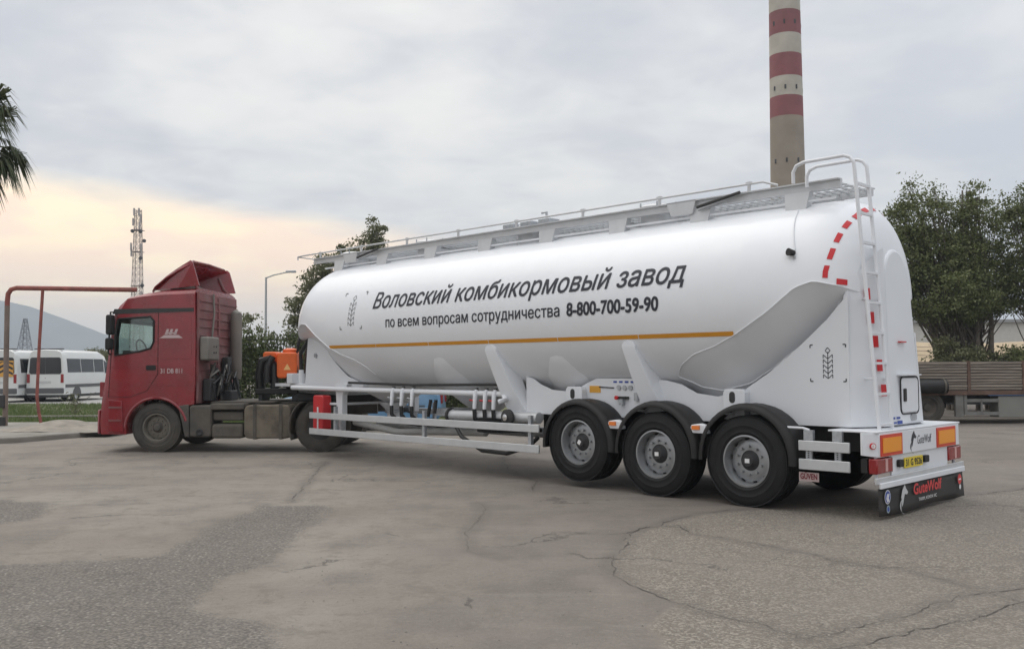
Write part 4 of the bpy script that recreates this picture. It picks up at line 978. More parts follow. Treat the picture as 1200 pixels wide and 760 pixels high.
# clutter behind the cab: coils, tanks, valves
random.seed(3)
for k in range(5):
    y = -.35+k*.22; z0 = 1.0
    MB().tube([(-.86-random.random()*.2, y+random.uniform(-.1, .1), 1.0+random.random()*.7+.15*math.sin(t_*2)) if False else (-.9-.06*math.sin(t_*2.2+k), y+.07*math.cos(t_*3), z0+.06*t_) for t_ in np.linspace(0, 10, 26)], .016, 6).build('brake_hose', HOSE, K)
for (x0, x1, y0, y1, z0, z1) in ((-.98, -.84, -.35, -.12, 1.5, 1.9), (-1.0, -.84, .2, .42, 1.1, 1.5), (-1.05, -.85, -.3, .1, 1.05, 1.35), (-1.0, -.83, .62, .9, 1.0, 1.45), (-1.2, -1.0, -.1, .3, .99, 1.2)):
    MB().box(x0, x1, y0, y1, z0, z1).build('valve_block', DARK, K, bevel=.02)
MB().tube([(-.9, .55, 1.02), (-.9, .55, 1.75)], .05, 10).build('strut_tube', GREYD, K)
MB().tube([(-.93, .75, 1.5), (-1.0, .5, 1.62), (-.95, .2, 1.5)], .02, 6).build('brake_hose', GREYL, K)
for k in range(12):
    y0, y1 = random.uniform(-.6, .8), random.uniform(-.5, .7); x0 = -.86-random.random()*.25
    MB().tube([(x0, y0, 1.0+random.random()*.1), (x0-.08, y0+.1, 1.2+random.random()*.3), (x0-.05, (y0+y1)/2, 1.45+random.random()*.35), (x0+.02, y1, 1.2+random.random()*.4), (x0-.1, y1, 1.0)], random.choice([.010, .014, .02]), 6).build('air_cable', random.choice([HOSE, GREYD, DARK, GREYL]), K)
# orange blower unit on the catwalk
bl = empty('blower_unit', (0, 0, 0), 0, K)
MB().prism(rrect(-2.62, -2.2, 1.45, 1.98, .06), 'y', -.05, .45).build('blower_body', ORM, bl, bevel=.03, seg=3)
MB().prism(rrect(-2.14, -1.86, 1.62, 2.0, .06), 'y', -.2, .3).build('blower_motor', ORM, bl, bevel=.03, seg=3)
MB().lathe([(.16, 1.98), (.16, 2.04), (.08, 2.07), (0, 2.07)], 'z', (-2.42, .2, 0), 20).build('blower_cap', ORM, bl)
MB().tube([(-1.80, .2, 1.15), (-1.78, .25, 1.55), (-1.85, .28, 1.82), (-2.0, .3, 1.85), (-2.1, .3, 1.7), (-2.12, .3, 1.2)], .09, 12).build('suction_hose', HOSE, bl)
MB().tube([(-2.1, .38, 1.9), (-2.0, .42, 1.7), (-2.0, .42, 1.35)], .07, 12).build('suction_hose', HOSE, bl)
MB().box(-2.72, -2.4, .1, .5, 1.22, 1.5).build('silencer', BLK, bl, bevel=.05, seg=3)
MB().box(-2.65, -1.75, -.2, .45, 1.12, 1.24).build('blower_frame', BLK, bl, bevel=.02)
for x in (-2.55, -1.85): MB().box(x-.04, x+.04, -.1, .4, .97, 1.13).build('blower_foot', DARK, bl)
tr_ = MB(); tr_.add([(-2.35, .456, 1.62), (-2.5, .456, 1.62), (-2.425, .456, 1.75)], [(0, 1, 2)]); tr_.build('warning_triangle', mat('pale_orange', (.85, .5, .2), .5), bl, smooth=0)
MB().tube([(-2.75, .3, 1.3), (-2.8, .3, 2.0), (-2.78, .3, 2.3), (-2.65, .3, 2.32), (-2.6, .3, 2.1)], .035, 10).build('tall_hose', HOSE, bl)
# tractor wheels
WF = wheel_set(.49, .27, .30, RUBD, mat('dusty_rim', (.17, .155, .13), .7, .1, var=.2, dirt=.4, dirtcol=(.09, .08, .065)), GREYD); WF.parent = K; WF.location = (0, 1.03, .49)
c = copy_tree(WF, K); c.location = (0, -1.03, .49); c.rotation_euler = (0, 0, math.pi)
for sg in (1, -1):
    c = copy_tree(WF, K); c.location = (-3.3, sg*1.03, .49); c.rotation_euler = (0, 1, math.pi)   # rear wheel, dished rim turned inwards
    if sg == -1: c.rotation_euler = (0, 1, 0)
    c = copy_tree(WF, K); c.location = (-3.3, sg*.70, .49); c.rotation_euler = (0, .6, 0 if sg == 1 else math.pi)
MB().tube([(-3.3, -1.0, .49), (-3.3, 1.0, .49)], .09, 12).build('rear_axle', DARK, K)
MB().lathe([(0, .12), (.09, .12), (.13, .05), (.13, -.1)], 'y', (-3.3, 1.06, .49), 20).build('rear_hub', GREYD, K)

# ================================================================== foliage tools
def leafmat(name, c1, c2, c3):
    m = bpy.data.materials.new(name); m.use_nodes = True; t = m.node_tree; n = t.nodes; l = t.links; p = n['Principled BSDF']
    p.inputs['Roughness'].default_value = .6; p.inputs['Specular IOR Level'].default_value = .3
    a = n.new('ShaderNodeAttribute'); a.attribute_name = 'tone'; cr = n.new('ShaderNodeValToRGB'); l.new(a.outputs['Fac'], cr.inputs[0])
    cr.color_ramp.elements[0].color = (*c1, 1); cr.color_ramp.elements[1].color = (*c3, 1); e = cr.color_ramp.elements.new(.5); e.color = (*c2, 1)
    l.new(cr.outputs[0], p.inputs['Base Color'])
    tr = n.new('ShaderNodeBsdfTranslucent'); l.new(cr.outputs[0], tr.inputs[0]); mx_ = n.new('ShaderNodeMixShader'); mx_.inputs[0].default_value = .25
    l.new(p.outputs[0], mx_.inputs[1]); l.new(tr.outputs[0], mx_.inputs[2]); l.new(mx_.outputs[0], n['Material Output'].inputs[0])
    return m
LEAF = leafmat('broad_leaf_foliage', (.078, .10, .038), (.15, .175, .07), (.27, .28, .14))
LEAFE = leafmat('grey_green_foliage', (.095, .105, .052), (.16, .165, .085), (.26, .26, .15))
LEAFV = leafmat('vine_foliage', (.055, .075, .028), (.10, .125, .05), (.19, .2, .095))
BARK = mat('bark', (.13, .11, .09), .9, var=.3, vscale=8, bump=.5, bscale=20)
BARKL = mat('pale_bark', (.16, .14, .12), .9, var=.3, vscale=8, bump=.5, bscale=20)
def leaves_obj(name, pts, size, m, parent, droop=0.0, aspect=.5):
    n = len(pts); pts = np.asarray(pts)
    d = rng.normal(size=(n, 3)); d[:, 2] -= droop; d /= np.linalg.norm(d, axis=1)[:, None]
    e = rng.normal(size=(n, 3)); e -= (e*d).sum(1)[:, None]*d; e /= np.linalg.norm(e, axis=1)[:, None]
    s = size*rng.uniform(.6, 1.35, n)[:, None]
    v = np.stack([pts-d*s*.5, pts+e*s*aspect*.5, pts+d*s*.5, pts-e*s*aspect*.5], 1).reshape(-1, 3)
    me = bpy.data.meshes.new(name); me.vertices.add(4*n); me.vertices.foreach_set('co', v.ravel())
    me.loops.add(4*n); me.loops.foreach_set('vertex_index', np.arange(4*n)); me.polygons.add(n)
    me.polygons.foreach_set('loop_start', np.arange(0, 4*n, 4)); me.polygons.foreach_set('loop_total', np.full(n, 4)); me.update()
    at = me.attributes.new('tone', 'FLOAT', 'POINT'); at.data.foreach_set('value', np.repeat(np.clip(rng.normal(.42, .22, n), 0, 1), 4).astype(np.float32))
    me.materials.append(m); o = bpy.data.objects.new(name, me); C.objects.link(o); o.parent = parent; return o
def tree(name, label, cat, loc, lobes, nleaf, size, lm, bark, stems=1, r0=.15, spread=.3, group=None, droop=0.0, clump=.35, base=1.5, trunk_h=None):
    """lobes: (dx, dy, z, rx, rz) ellipsoids; each filled with leaf clumps on branch tips"""
    e = empty(name, loc); tag(e, label, cat, group)
    tips = []; brn = MB(); trk = MB()
    for k in range(stems):
        a = random.uniform(0, 6.28); x, y = random.uniform(-1, 1)*spread*.5, random.uniform(-1, 1)*spread*.3
        lz = max(l[2] for l in lobes); top = random.choice(lobes)
        P_ = [(x, y, 0)]; H = trunk_h or top[2]
        for j in range(1, 8):
            t = j/7; P_.append((x+(top[0]-x)*t*t+random.gauss(0, .06), y+(top[1]-y)*t*t+random.gauss(0, .06), H*t))
        trk.tube(P_, [r0*(1-.75*j/7) for j in range(8)], 8)
    pts = []
    tot = sum(l[3]*l[3]*l[4] for l in lobes)
    for dx, dy, z, rx, rz in lobes:
        nl = int(nleaf*rx*rx*rz/tot); nc = max(6, int(nl/60))
        u = rng.normal(size=(nc, 3)); u /= np.linalg.norm(u, axis=1)[:, None]; rad = rng.uniform(.35, 1.08, nc)**.6
        cen = np.stack([dx+u[:, 0]*rx*rad, dy+u[:, 1]*rx*rad, z+u[:, 2]*rz*rad], 1)
        for c in cen:
            m_ = int(nl/nc*rng.uniform(.4, 1.6)); cr = clump*rng.uniform(.6, 1.4)
            q = rng.normal(size=(m_, 3))*np.array([cr, cr, cr*.6])*.6; q[:, 2] -= droop*np.abs(q[:, 0])*.5
            pts.append(c+q)
        for c in cen[:min(len(cen), 42)]:
            s0 = (dx*.3+random.uniform(-spread, spread)*.3, dy*.3, base+random.random()*max(.1, (z-base))*.6)
            mid_ = [(s0[i]+c[i])/2+random.gauss(0, .12) for i in range(3)]
            brn.tube([s0, mid_, tuple(c)], [.035, .02, .008], 5, cap=False)
    trk.build('trunk', bark, e); brn.build('branches', bark, e)
    leaves_obj('crown', np.concatenate(pts), size, lm, e, droop)
    return e

# ------------------------------------------------------------------ right hand trees
tree('broadleaf_tree', 'large dark green multi-stemmed tree behind the parked wooden flatbed', 'tree', (16.6, 34, 0),
     [(-1.6, 0, 7.0, 1.1, 1.0), (-.6, .5, 5.6, 1.7, 1.3), (-2.1, .2, 5.4, 1.0, 1.5), (-.9, -.3, 4.2, 1.8, 1.1), (.6, .2, 6.6, 1.2, 1.2), (.9, .4, 4.6, 1.5, 1.2), (-1.7, .5, 4.3, .8, .7), (-.2, 0, 3.75, 1.6, .55), (-.2, 0, 7.3, .7, .6), (-1.9, 0, 8.0, .35, .45), (-1.2, 0, 7.9, .3, .4), (.5, 0, 7.75, .45, .5), (.1, 0, 8.0, .25, .3), (-2.6, 0, 6.4, .4, .5)],
     62000, .11, LEAF, BARK, stems=9, r0=.12, spread=1.6, clump=.27, base=1.2)
tree('broadleaf_tree', 'taller dark green tree at the right edge of the photo behind the flatbed', 'tree', (19.6, 33.5, 0),
     [(-.3, 0, 7.2, 1.3, 1.2), (.9, .3, 6.8, 1.8, 1.6), (-.9, 0, 5.6, 1.3, 1.1), (.5, 0, 5.0, 1.9, 1.3), (-.4, 0, 8.1, .6, .6), (2.2, 0, 5.8, 1.6, 1.8), (-.9, 0, 4.2, 1.1, .8), (-1.2, .2, 7.4, .6, .6), (.1, 0, 8.5, .25, .4)],
     52000, .11, LEAF, BARK, stems=6, r0=.13, spread=1.6, clump=.27, base=1.4)
tree('garden_shrub', 'low yellow green shrub under the large tree behind flatbed', 'shrub', (15.9, 32.8, 0), [(-.2, 0, 1.7, 1.0, .55), (1.2, .2, 1.5, .9, .45), (-.6, 0, 2.2, .45, .45)], 9000, .12, LEAFE, BARK, stems=3, r0=.04, spread=.8, clump=.25, base=.3)
tree('garden_shrub', 'dark low shrub at the foot of the right edge tree', 'shrub', (18.3, 32.8, 0), [(0, 0, 1.7, 1.4, .6), (1.6, .2, 1.6, 1.2, .6)], 7000, .12, LEAF, BARK, stems=3, r0=.04, spread=.8, clump=.25, base=.3)
# ------------------------------------------------------------------ trees behind the tank front
tree('eucalyptus_tree', 'grey green eucalyptus rising beside the rounded front of the tank', 'tree', (-8.3, 40, 0),
     [(0, 0, 5.3, .8, .8), (-.4, 0, 4.2, .8, .9), (.4, 0, 6.0, .6, .6), (.5, 0, 4.6, .8, .9), (-.8, 0, 3.2, .6, .8), (.1, 0, 3.4, .9, .8), (-1.2, .2, 4.6, .35, .3)], 15000, .13, LEAFE, BARKL, stems=2, r0=.12, spread=.5, clump=.26, droop=.6)
tree('eucalyptus_tree', 'taller pointed eucalyptus whose top shows above the tank walkway', 'tree', (-6.1, 40.5, 0),
     [(.15, 0, 7.6, .42, .6), (-.15, 0, 7.0, .6, .5), (.2, 0, 6.4, .7, .6), (-1.1, 0, 6.7, .45, .45), (0, 0, 5.2, 1.0, 1.0), (-.9, 0, 6.0, .5, .5)], 14000, .13, LEAFE, BARKL, stems=2, r0=.13, spread=.4, clump=.22, droop=.4)
tree('bare_tree', 'thin nearly bare sapling with few leaves between the cab and the tank', 'tree', (-9.6, 33, 0),
     [(0, 0, 3.3, .5, .5), (.6, 0, 2.9, .6, .35), (-.5, 0, 3.7, .25, .25)], 900, .12, LEAFE, BARKL, stems=3, r0=.035, spread=.4, clump=.16, base=1.0)
tree('roadside_tree', 'small round grey green tree behind the white minibus', 'tree', (-26.7, 60, 0), [(0, 0, 2.3, .75, .8), (.4, 0, 1.7, .9, .7)], 5000, .14, LEAFE, BARK, stems=1, r0=.1, spread=.3, clump=.25)
# vine covered fence
fe = empty('metal_fence', (-5.2, 30.2, 0)); tag(fe, 'tall dark metal bar fence behind the tractor, overgrown by vines', 'fence')
mb = MB()
for k in range(86): mb.box(-4.3+k*.1-.012, -4.3+k*.1+.012, -.012, .012, .05, 2.75)
mb.build('fence_bars', DARK, fe, smooth=0)
MB().box(-4.35, 4.3, -.02, .02, 2.55, 2.6).build('fence_rail', DARK, fe); MB().box(-4.35, 4.3, -.02, .02, .3, .35).build('fence_rail', DARK, fe)
for x in (-4.3, -1.4, 1.4, 4.3): MB().box(x-.04, x+.04, -.04, .04, 0, 2.85).build('fence_post', DARK, fe)
vi = empty('vine_hedge', (-5.2, 30, 0)); tag(vi, 'climbing vine hedge covering the metal fence behind the tractor', 'hedge')
pts = []
for k in range(620):
    x = rng.uniform(-4.4, 4.3); z = rng.uniform(.05, 2.75)*rng.uniform(.5, 1)**.2; q = rng.normal(size=(70, 3))*np.array([.2, .12, .16]); pts.append(np.array([x, rng.uniform(-.1, .12), z])+q)
pts = np.concatenate(pts); pts = pts[pts[:, 2] > .02]
leaves_obj('vine_leaves', pts, .12, LEAFV, vi)
mb = MB()
for k in range(26):
    x = rng.uniform(-4.2, 4.2); mb.tube([(x, -.05, 0), (x+rng.normal()*.2, -.03, 1.2), (x+rng.normal()*.4, 0, 2.5)], [.02, .014, .006], 5)
mb.build('vine_stems', BARK, vi)
# palm at the left edge
pm = empty('fan_palm', (-9.35, 16, 0)); tag(pm, 'fan palm with drooping dark fronds at the upper left edge', 'palm tree')
mb = MB().tube([(0, 0, 0), (.05, 0, 3), (0, 0, 5.6)], [.24, .19, .17], 14); mb.build('trunk', BARK, pm)
PALM = leafmat('palm_foliage', (.03, .045, .018), (.06, .08, .035), (.16, .155, .085))
random.seed(11)
fr = MB(); tone = []
for k in range(46):
    az_ = random.uniform(0, 6.28); el_ = random.uniform(-1.15, 1.1); L_ = random.uniform(.45, .75); hz = math.cos(el_)
    d = Vector((math.cos(az_)*hz, math.sin(az_)*hz, math.sin(el_))); c = Vector((0, 0, 5.75))+d*L_
    side_ = d.cross(Vector((0, 0, 1))).normalized(); up_ = side_.cross(d).normalized()
    fr.tube([(0, 0, 5.6), c], .012, 4, cap=False)
    for j in range(26):
        t = (j/25-.5)*2.5; ll = random.uniform(.42, .62)*(1-.25*abs(t)/1.25)
        dd = (d*math.cos(t)+side_*math.sin(t)+up_*random.uniform(-.12, .12)).normalized()
        p1 = c+dd*ll*.6; p2 = c+dd*ll+Vector((0, 0, -.22-.15*random.random())); w_ = dd.cross(up_).normalized()*.018
        fr.add([c-w_*.4, c+w_*.4, p1+w_, p2, p1-w_], [(0, 1, 2, 4), (4, 2, 3)])
o = fr.build('crown', PALM, pm, smooth=0)
at = o.data.attributes.new('tone', 'FLOAT', 'POINT'); at.data.foreach_set('value', rng.uniform(.0, .9, len(o.data.vertices)).astype(np.float32))

# ------------------------------------------------------------------ lawn, kerb island
GRS = mat('grass_soil', (.085, .10, .035), .95, var=.35, vscale=1.5, bump=.4, bscale=12, dirt=.35, dirtcol=(.15, .12, .08), dscale=.8)
vs = []; nxg, nyg = 60, 12
for j in range(nyg+1):
    for i in range(nxg+1):
        x = -46+i*.78; y0 = 27.0+.5*math.sin(x*.6)+(.0 if x < -13 else 0); y = y0+(43.5-y0)*j/nyg; vs.append((x, y, .05+.03*math.sin(x*1.3+y)))
W_ = nxg+1
tag(MB().add(vs, [(j*W_+i, j*W_+i+1, (j+1)*W_+i+1, (j+1)*W_+i) for j in range(nyg) for i in range(nxg)]).build('grass_verge', GRS, smooth=60), 'green grass verge between the yard and the parked minibuses', 'grass', kind='structure')
gb = 60000; gx = rng.uniform(-27, -6, gb); gy = 27.2+16*rng.uniform(0, 1, gb)**1.4; hgt_ = rng.uniform(.05, .13, gb)
an = rng.uniform(0, 6.28, gb); lean = rng.normal(0, .04, (gb, 2)); ww = .012
v = np.stack([np.stack([gx-np.cos(an)*ww, gy-np.sin(an)*ww, np.full(gb, .04)], 1), np.stack([gx+np.cos(an)*ww, gy+np.sin(an)*ww, np.full(gb, .04)], 1), np.stack([gx+lean[:, 0], gy+lean[:, 1], .05+hgt_], 1)], 1).reshape(-1, 3)
me = bpy.data.meshes.new('grass_blades'); me.vertices.add(3*gb); me.vertices.foreach_set('co', v.ravel()); me.loops.add(3*gb); me.loops.foreach_set('vertex_index', np.arange(3*gb)); me.polygons.add(gb)
me.polygons.foreach_set('loop_start', np.arange(0, 3*gb, 3)); me.polygons.foreach_set('loop_total', np.full(gb, 3)); me.update()
at = me.attributes.new('tone', 'FLOAT', 'POINT'); at.data.foreach_set('value', np.repeat(rng.uniform(0, 1, gb), 3).astype(np.float32))
me.materials.append(leafmat('grass_blade', (.055, .095, .02), (.09, .14, .035), (.17, .19, .08))); o = bpy.data.objects.new('grass', me); C.objects.link(o)
tag(o, 'short green grass on the verge', 'grass', kind='stuff')
CONC = mat('old_concrete', (.24, .225, .2), .9, var=.2, vscale=1.2, bump=.4, bscale=14, dirt=.35, dirtcol=(.13, .115, .09))
isl = [(-18, 19.6), (-12.07, 20.3), (-11.08, 20.9), (-10.7, 21.6), (-10.2, 22.3), (-9.8, 23.0), (-9.6, 24.4), (-9.4, 26.2), (-9.6, 27.6), (-30, 27.8), (-30, 19.4)]
isl = [(-18, 20.4), (-12.2, 20.7), (-11.3, 21.2), (-10.9, 22.0), (-10.5, 22.9), (-10.3, 24.2), (-10.3, 26.2), (-10.4, 27.3), (-30, 27.3), (-30, 20.4)]
tag(MB().prism(isl, 'z', -.2, .13).build('pavement_island', CONC, bevel=.03), 'raised broken concrete island below the red pipe frame', 'pavement', kind='structure')
mb = MB()
for j in range(9):
    for i in range(13):
        x = -13.2+i*.28; y = 22.8+j*.3; mb.v.append((x, y, .11+.26*math.exp(-((x+11.6)/.9)**2-((y-24.1)/.9)**2)+random.uniform(-.008, .015)))
mb.f = [(j*13+i, j*13+i+1, (j+1)*13+i+1, (j+1)*13+i) for j in range(8) for i in range(12)]
tag(mb.build('rubble_mound', mat('dry_rubble', (.25, .225, .19), .95, var=.3, vscale=3, bump=.6, bscale=9), smooth=60), 'low mound of dry rubble on the concrete island', 'mound', kind='structure')
tag(MB().box(-46, -4.5, 31.0, 31.2, 0, .13).build('kerb', CONC, bevel=.02), 'long low kerb crossing the grass verge', 'kerb', kind='structure')
tag(MB().box(-70, -4, 44, 58, -.1, .02).build('car_park', mat('pale_paving', (.36, .35, .33), .9, var=.12), smooth=0), 'pale paved parking strip under the minibuses', 'car park', kind='structure')
# weeds
random.seed(5)
for i, (x, y, l_) in enumerate([(-12.1, 30, 'wiry weed growing in the grass behind the red pipe'), (-15.5, 33, 'small leafy weed in the grass near the left edge')]):
    e = empty('weed', (x, y, 0)); tag(e, l_, 'weed'); q = rng.normal(size=(260, 3))*np.array([.2, .15, .22])+np.array([0, 0, .4]); q = q[q[:, 2] > .03]; leaves_obj('weed_leaves', q, .07, LEAFE, e)
    mb = MB()
    for k in range(9): mb.tube([(0, 0, 0), (random.gauss(0, .2), 0, .4), (random.gauss(0, .35), 0, .8*random.random()+.3)], .006, 4)
    mb.build('weed_stems', BARK, e)

# pipe frame (height barrier)
pf = empty('pipe_gate_frame', (-13.88, 25.6, .12)); tag(pf, 'tall rusty red pipe frame standing on the island at left', 'pipe frame')
MB().tube([(0, 0, 0), (0, 0, 3.4), (.02, 0, 3.62), (.1, 0, 3.74), (.25, 0, 3.78), (3.55, 0, 3.71)], .065, 12).build('main_pipe', [RUST], pf)
pf_o = kids(pf)[0]
MB().tube([(.0, 0, 0), (.0, 0, 3.3)], .0665, 12, cap=False).build('weathered_post_sleeve', PIPEG, pf)
MB().tube([(1.0, 0, .0), (.92, 0, .35), (.86, 0, .8), (.90, 0, 2.2), (.97, 0, 3.74)], .042, 10).build('brace_post', RUST, pf)
MB().box(-.14, .02, -.12, .02, .5, .85).build('control_box', DARK, pf, bevel=.01); MB().box(-.12, .04, -.12, .0, -.1, .25).build('base_box', DARK, pf)

# ------------------------------------------------------------------ minibuses
VW = mat('van_white', (.68, .69, .68), .3, coat=.3, var=.03, dirt=.12, dirtcol=(.4, .38, .34))
VT = mat('van_grey_trim', (.09, .09, .095), .55)
def van():
    e = empty('minibus')
    # x across, y forward; origin at rear centre on the ground
    sec = [(-.97, .38), (-.99, .8), (-.985, 1.25), (-.95, 1.7), (-.88, 2.3), (-.80, 2.52), (-.62, 2.62), (0, 2.66)]
    sec = sec + [(-x, z) for x, z in sec[-2::-1]]; ns = len(sec); vs = []
    st_ = [(0.03, 1, .97), (.0, .985, .985), (.0, 1, 1)] 
    Ys = [(0, .96, .99), (.06, .99, 1), (.5, 1, 1), (4.2, 1, 1), (4.75, .98, .93), (5.3, .95, .64), (5.75, .93, .52), (5.9, .88, .44)]
    for y, sx, sz in Ys:
        for x, z in sec:
            zz_ = z if z < 1.0 else 1.0+(z-1.0)*((2.66*sz-1.0)/1.66)
            vs.append((x*sx, y, max(zz_, z if z < 1 else .9)))
    b = MB().add(vs, [(i*ns+j, i*ns+j+1, (i+1)*ns+j+1, (i+1)*ns+j) for i in range(len(Ys)-1) for j in range(ns-1)]+[tuple(range(ns)), tuple(range(len(vs)-1, len(vs)-ns-1, -1))] + [(i*ns, (i+1)*ns, (i+1)*ns+ns-1, i*ns+ns-1) for i in range(len(Ys)-1)]).build('body', VW, e, smooth=40)
    MB().prism([(-.80, 1.42), (.80, 1.42), (.80, 1.55), (.74, 2.22), (-.74, 2.22), (-.80, 1.55)], 'x', 0, 0) if False else None
    g_ = MB().add([(x, y, z) for y in (-.012, .05) for x, z in [(-.74, 1.42), (.74, 1.42), (.82, 1.5), (.78, 2.2), (.70, 2.26), (-.70, 2.26), (-.78, 2.2), (-.82, 1.5)]], [tuple(range(8)), tuple(range(15, 7, -1))]+[(k, (k+1) % 8, 8+(k+1) % 8, 8+k) for k in range(8)]).build('rear_window', DGL, e, smooth=0)
    MB().box(-.012, .012, -.016, .0, 1.42, 2.26).build('window_post', VT, g_)
    for sg in (1, -1):
        def sw(y0, y1, z0, z1, nm_):
            q = []
            for y, z in ((y0, z0), (y1, z0), (y1, z1), (y0, z1)):
                xx = np.interp(z, [1.25, 1.7, 2.3], [.985, .95, .88])+.006; q.append((sg*xx, y, z))
            q2 = [(x-sg*.03, y, z) for x, y, z in q]; return MB().hexa(q+q2).build(nm_, DGL, e, smooth=0)
        sw(.35, 1.75, 1.5, 2.2, 'side_window'); sw(1.8, 3.2, 1.5, 2.2, 'side_window'); sw(3.25, 4.35, 1.5, 2.2, 'side_window')
        q = [(sg*.94, 4.45, 1.45), (sg*.92, 5.2, 1.35), (sg*.90, 4.8, 2.0), (sg*.88, 4.45, 2.15)]; MB().hexa([(x+sg*.02, y, z) for x, y, z in q]+q).build('front_side_window', DGL, e, smooth=0)
        MB().box(sg*.985-.02, sg*.985+.02, .1, 5.5, .74, .90).build('side_trim', VT, e)
        tl = MB().box(sg*.86-.075, sg*.86+.075, -.02, .12, .98, 1.42).build('tail_lamp', REDL, e, bevel=.01)
        MB().box(sg*1.06-.08, sg*1.06+.08, 5.05, 5.15, 1.4, 1.75).build('side_mirror', VT, e, bevel=.02)
        MB().prism([(y, z) for y, z in [(1.3+.44*math.cos(t), .36+.44*math.sin(t)) for t in np.linspace(0, math.pi, 14)]], 'x', sg*.8, sg*.995).build('wheel_arch', VT, e)
    MB().box(-.95, .95, -.06, .1, .45, .72).build('rear_bumper', VT, e, bevel=.03)
    MB().box(-.3, .3, -.018, .0, .95, 1.07).build('number_plate', mat('dull_plate', (.5, .5, .5), .5), e)
    MB().box(-.03, .03, -.02, 0, 1.2, 1.26).build('badge', CHR, e)
    MB().box(-.7, .7, .2, .5, 2.66, 2.72).build('roof_vent', VT, e, bevel=.02)
    MB().box(-.9, .9, .05, 5.6, .25, .45).build('underbody', DARK, e)
    for y in (1.3, 4.95):
        for sg in (1, -1):
            w_ = empty('wheel', (sg*.86, y, .34), -sg*math.pi/2, e)
            tyre_mb(.34, .2, .22, False, 28).build('tyre', RUB, w_); MB().lathe([(.2, .08), (.17, .06), (.05, .07), (0, .075)], 'y', n=20).build('rim', ALU, w_)
    return e
V1 = van(); V1.location = (-23.5, 47, 0); V1.rotation_euler = (0, 0, -.02); tag(V1, 'white minibus with large dark rear window seen whole behind red post', 'minibus', 'white minibuses parked beyond the grass')
V2 = copy_tree(V1); V2.location = (-25.55, 46.4, 0); tag(V2, 'white minibus with black and orange chevron board, cut by left edge', 'minibus', 'white minibuses parked beyond the grass')
V3 = copy_tree(V1); V3.location = (-27.6, 53, 0); V3.rotation_euler = (0, 0, .0); tag(V3, 'white minibus mostly hidden between the other two minibuses', 'minibus', 'white minibuses parked beyond the grass')
V2['label'] = 'white minibus with black and orange chevron board, cut by left edge'
cb_ = MB().box(-.1, .78, -.03, -.016, 1.30, 2.1).build('chevron_board', mat('chevron_orange', (.65, .33, .06), .5), V2)
mb = MB()
for k in range(3):
    z = 1.36+.25*k
    mb.add([(-.08, -.032, z+.02), (.34, -.032, z+.22), (.34, -.032, z+.34), (-.08, -.032, z+.14)], [(0, 1, 2, 3)]); mb.add([(.76, -.032, z+.02), (.34, -.032, z+.22), (.34, -.032, z+.34), (.76, -.032, z+.14)], [(0, 1, 2, 3)])
mb.v = [(x, y, min(z, 2.09)) for x, y, z in mb.v]
mb.build('chevron_bars', LET, cb_, smooth=0)

# ------------------------------------------------------------------ blue car between tractor and yard
BC = mat('blue_car_paint', (.10, .24, .40), .3, coat=.5, dirt=.15, dirtcol=(.2, .2, .2))
car = empty('blue_car', (-4.2, 25.4, 0), math.pi); tag(car, 'pale blue hatchback parked behind the trailer, glimpsed under the tank', 'car')
cp = [(2.25, .3), (2.35, .55), (2.28, .78), (1.4, .95), (.75, 1.4), (-.9, 1.44), (-1.9, 1.05), (-2.3, .98), (-2.35, .45), (-2.25, .3)]
vs = []; 
for y, k_ in ((-.85, .93), (-.80, .985), (0, 1), (.80, .985), (.85, .93)):
    for x, z in cp: vs.append((x*(.98 if abs(y) > .8 else 1), y*(1 if z < 1.0 else .82), z*k_ if z > .9 else z))
m = len(cp)
MB().add(vs, [(i*m+j, i*m+(j+1) % m, (i+1)*m+(j+1) % m, (i+1)*m+j) for i in range(4) for j in range(m)]+[tuple(range(m)), tuple(range(4*m, 5*m))]).build('body', BC, car, smooth=30, bevel=.03)
for sg in (1, -1):
    MB().hexa([(1.15, sg*.82, 1.0), (-1.7, sg*.82, 1.02), (-1.7, sg*.86, 1.02), (1.15, sg*.86, 1.0), (.72, sg*.70, 1.31), (-.95, sg*.70, 1.34), (-.95, sg*.74, 1.34), (.72, sg*.74, 1.31)]).build('side_window', DGL, car)
    MB().box(-1.9, 1.9, sg*.85, sg*.862, .62, .66).build('side_moulding', VT, car)
    for x in (1.45, -1.4):
        w_ = empty('wheel', (x, sg*.78, .31), 0 if sg == 1 else math.pi, car); tyre_mb(.31, .19, .19, False, 28).build('tyre', RUB, w_); MB().lathe([(.19, .07), (.16, .05), (.05, .07), (0, .07)], 'y', n=20).build('rim', ALU, w_)
    MB().box(2.2, 2.33, sg*.5, sg*.75, .6, .74).build('headlight', CHR, car, bevel=.02)
    MB().box(-2.36, -2.25, sg*.55, sg*.8, .7, .95).build('tail_light', REDL, car, bevel=.02)

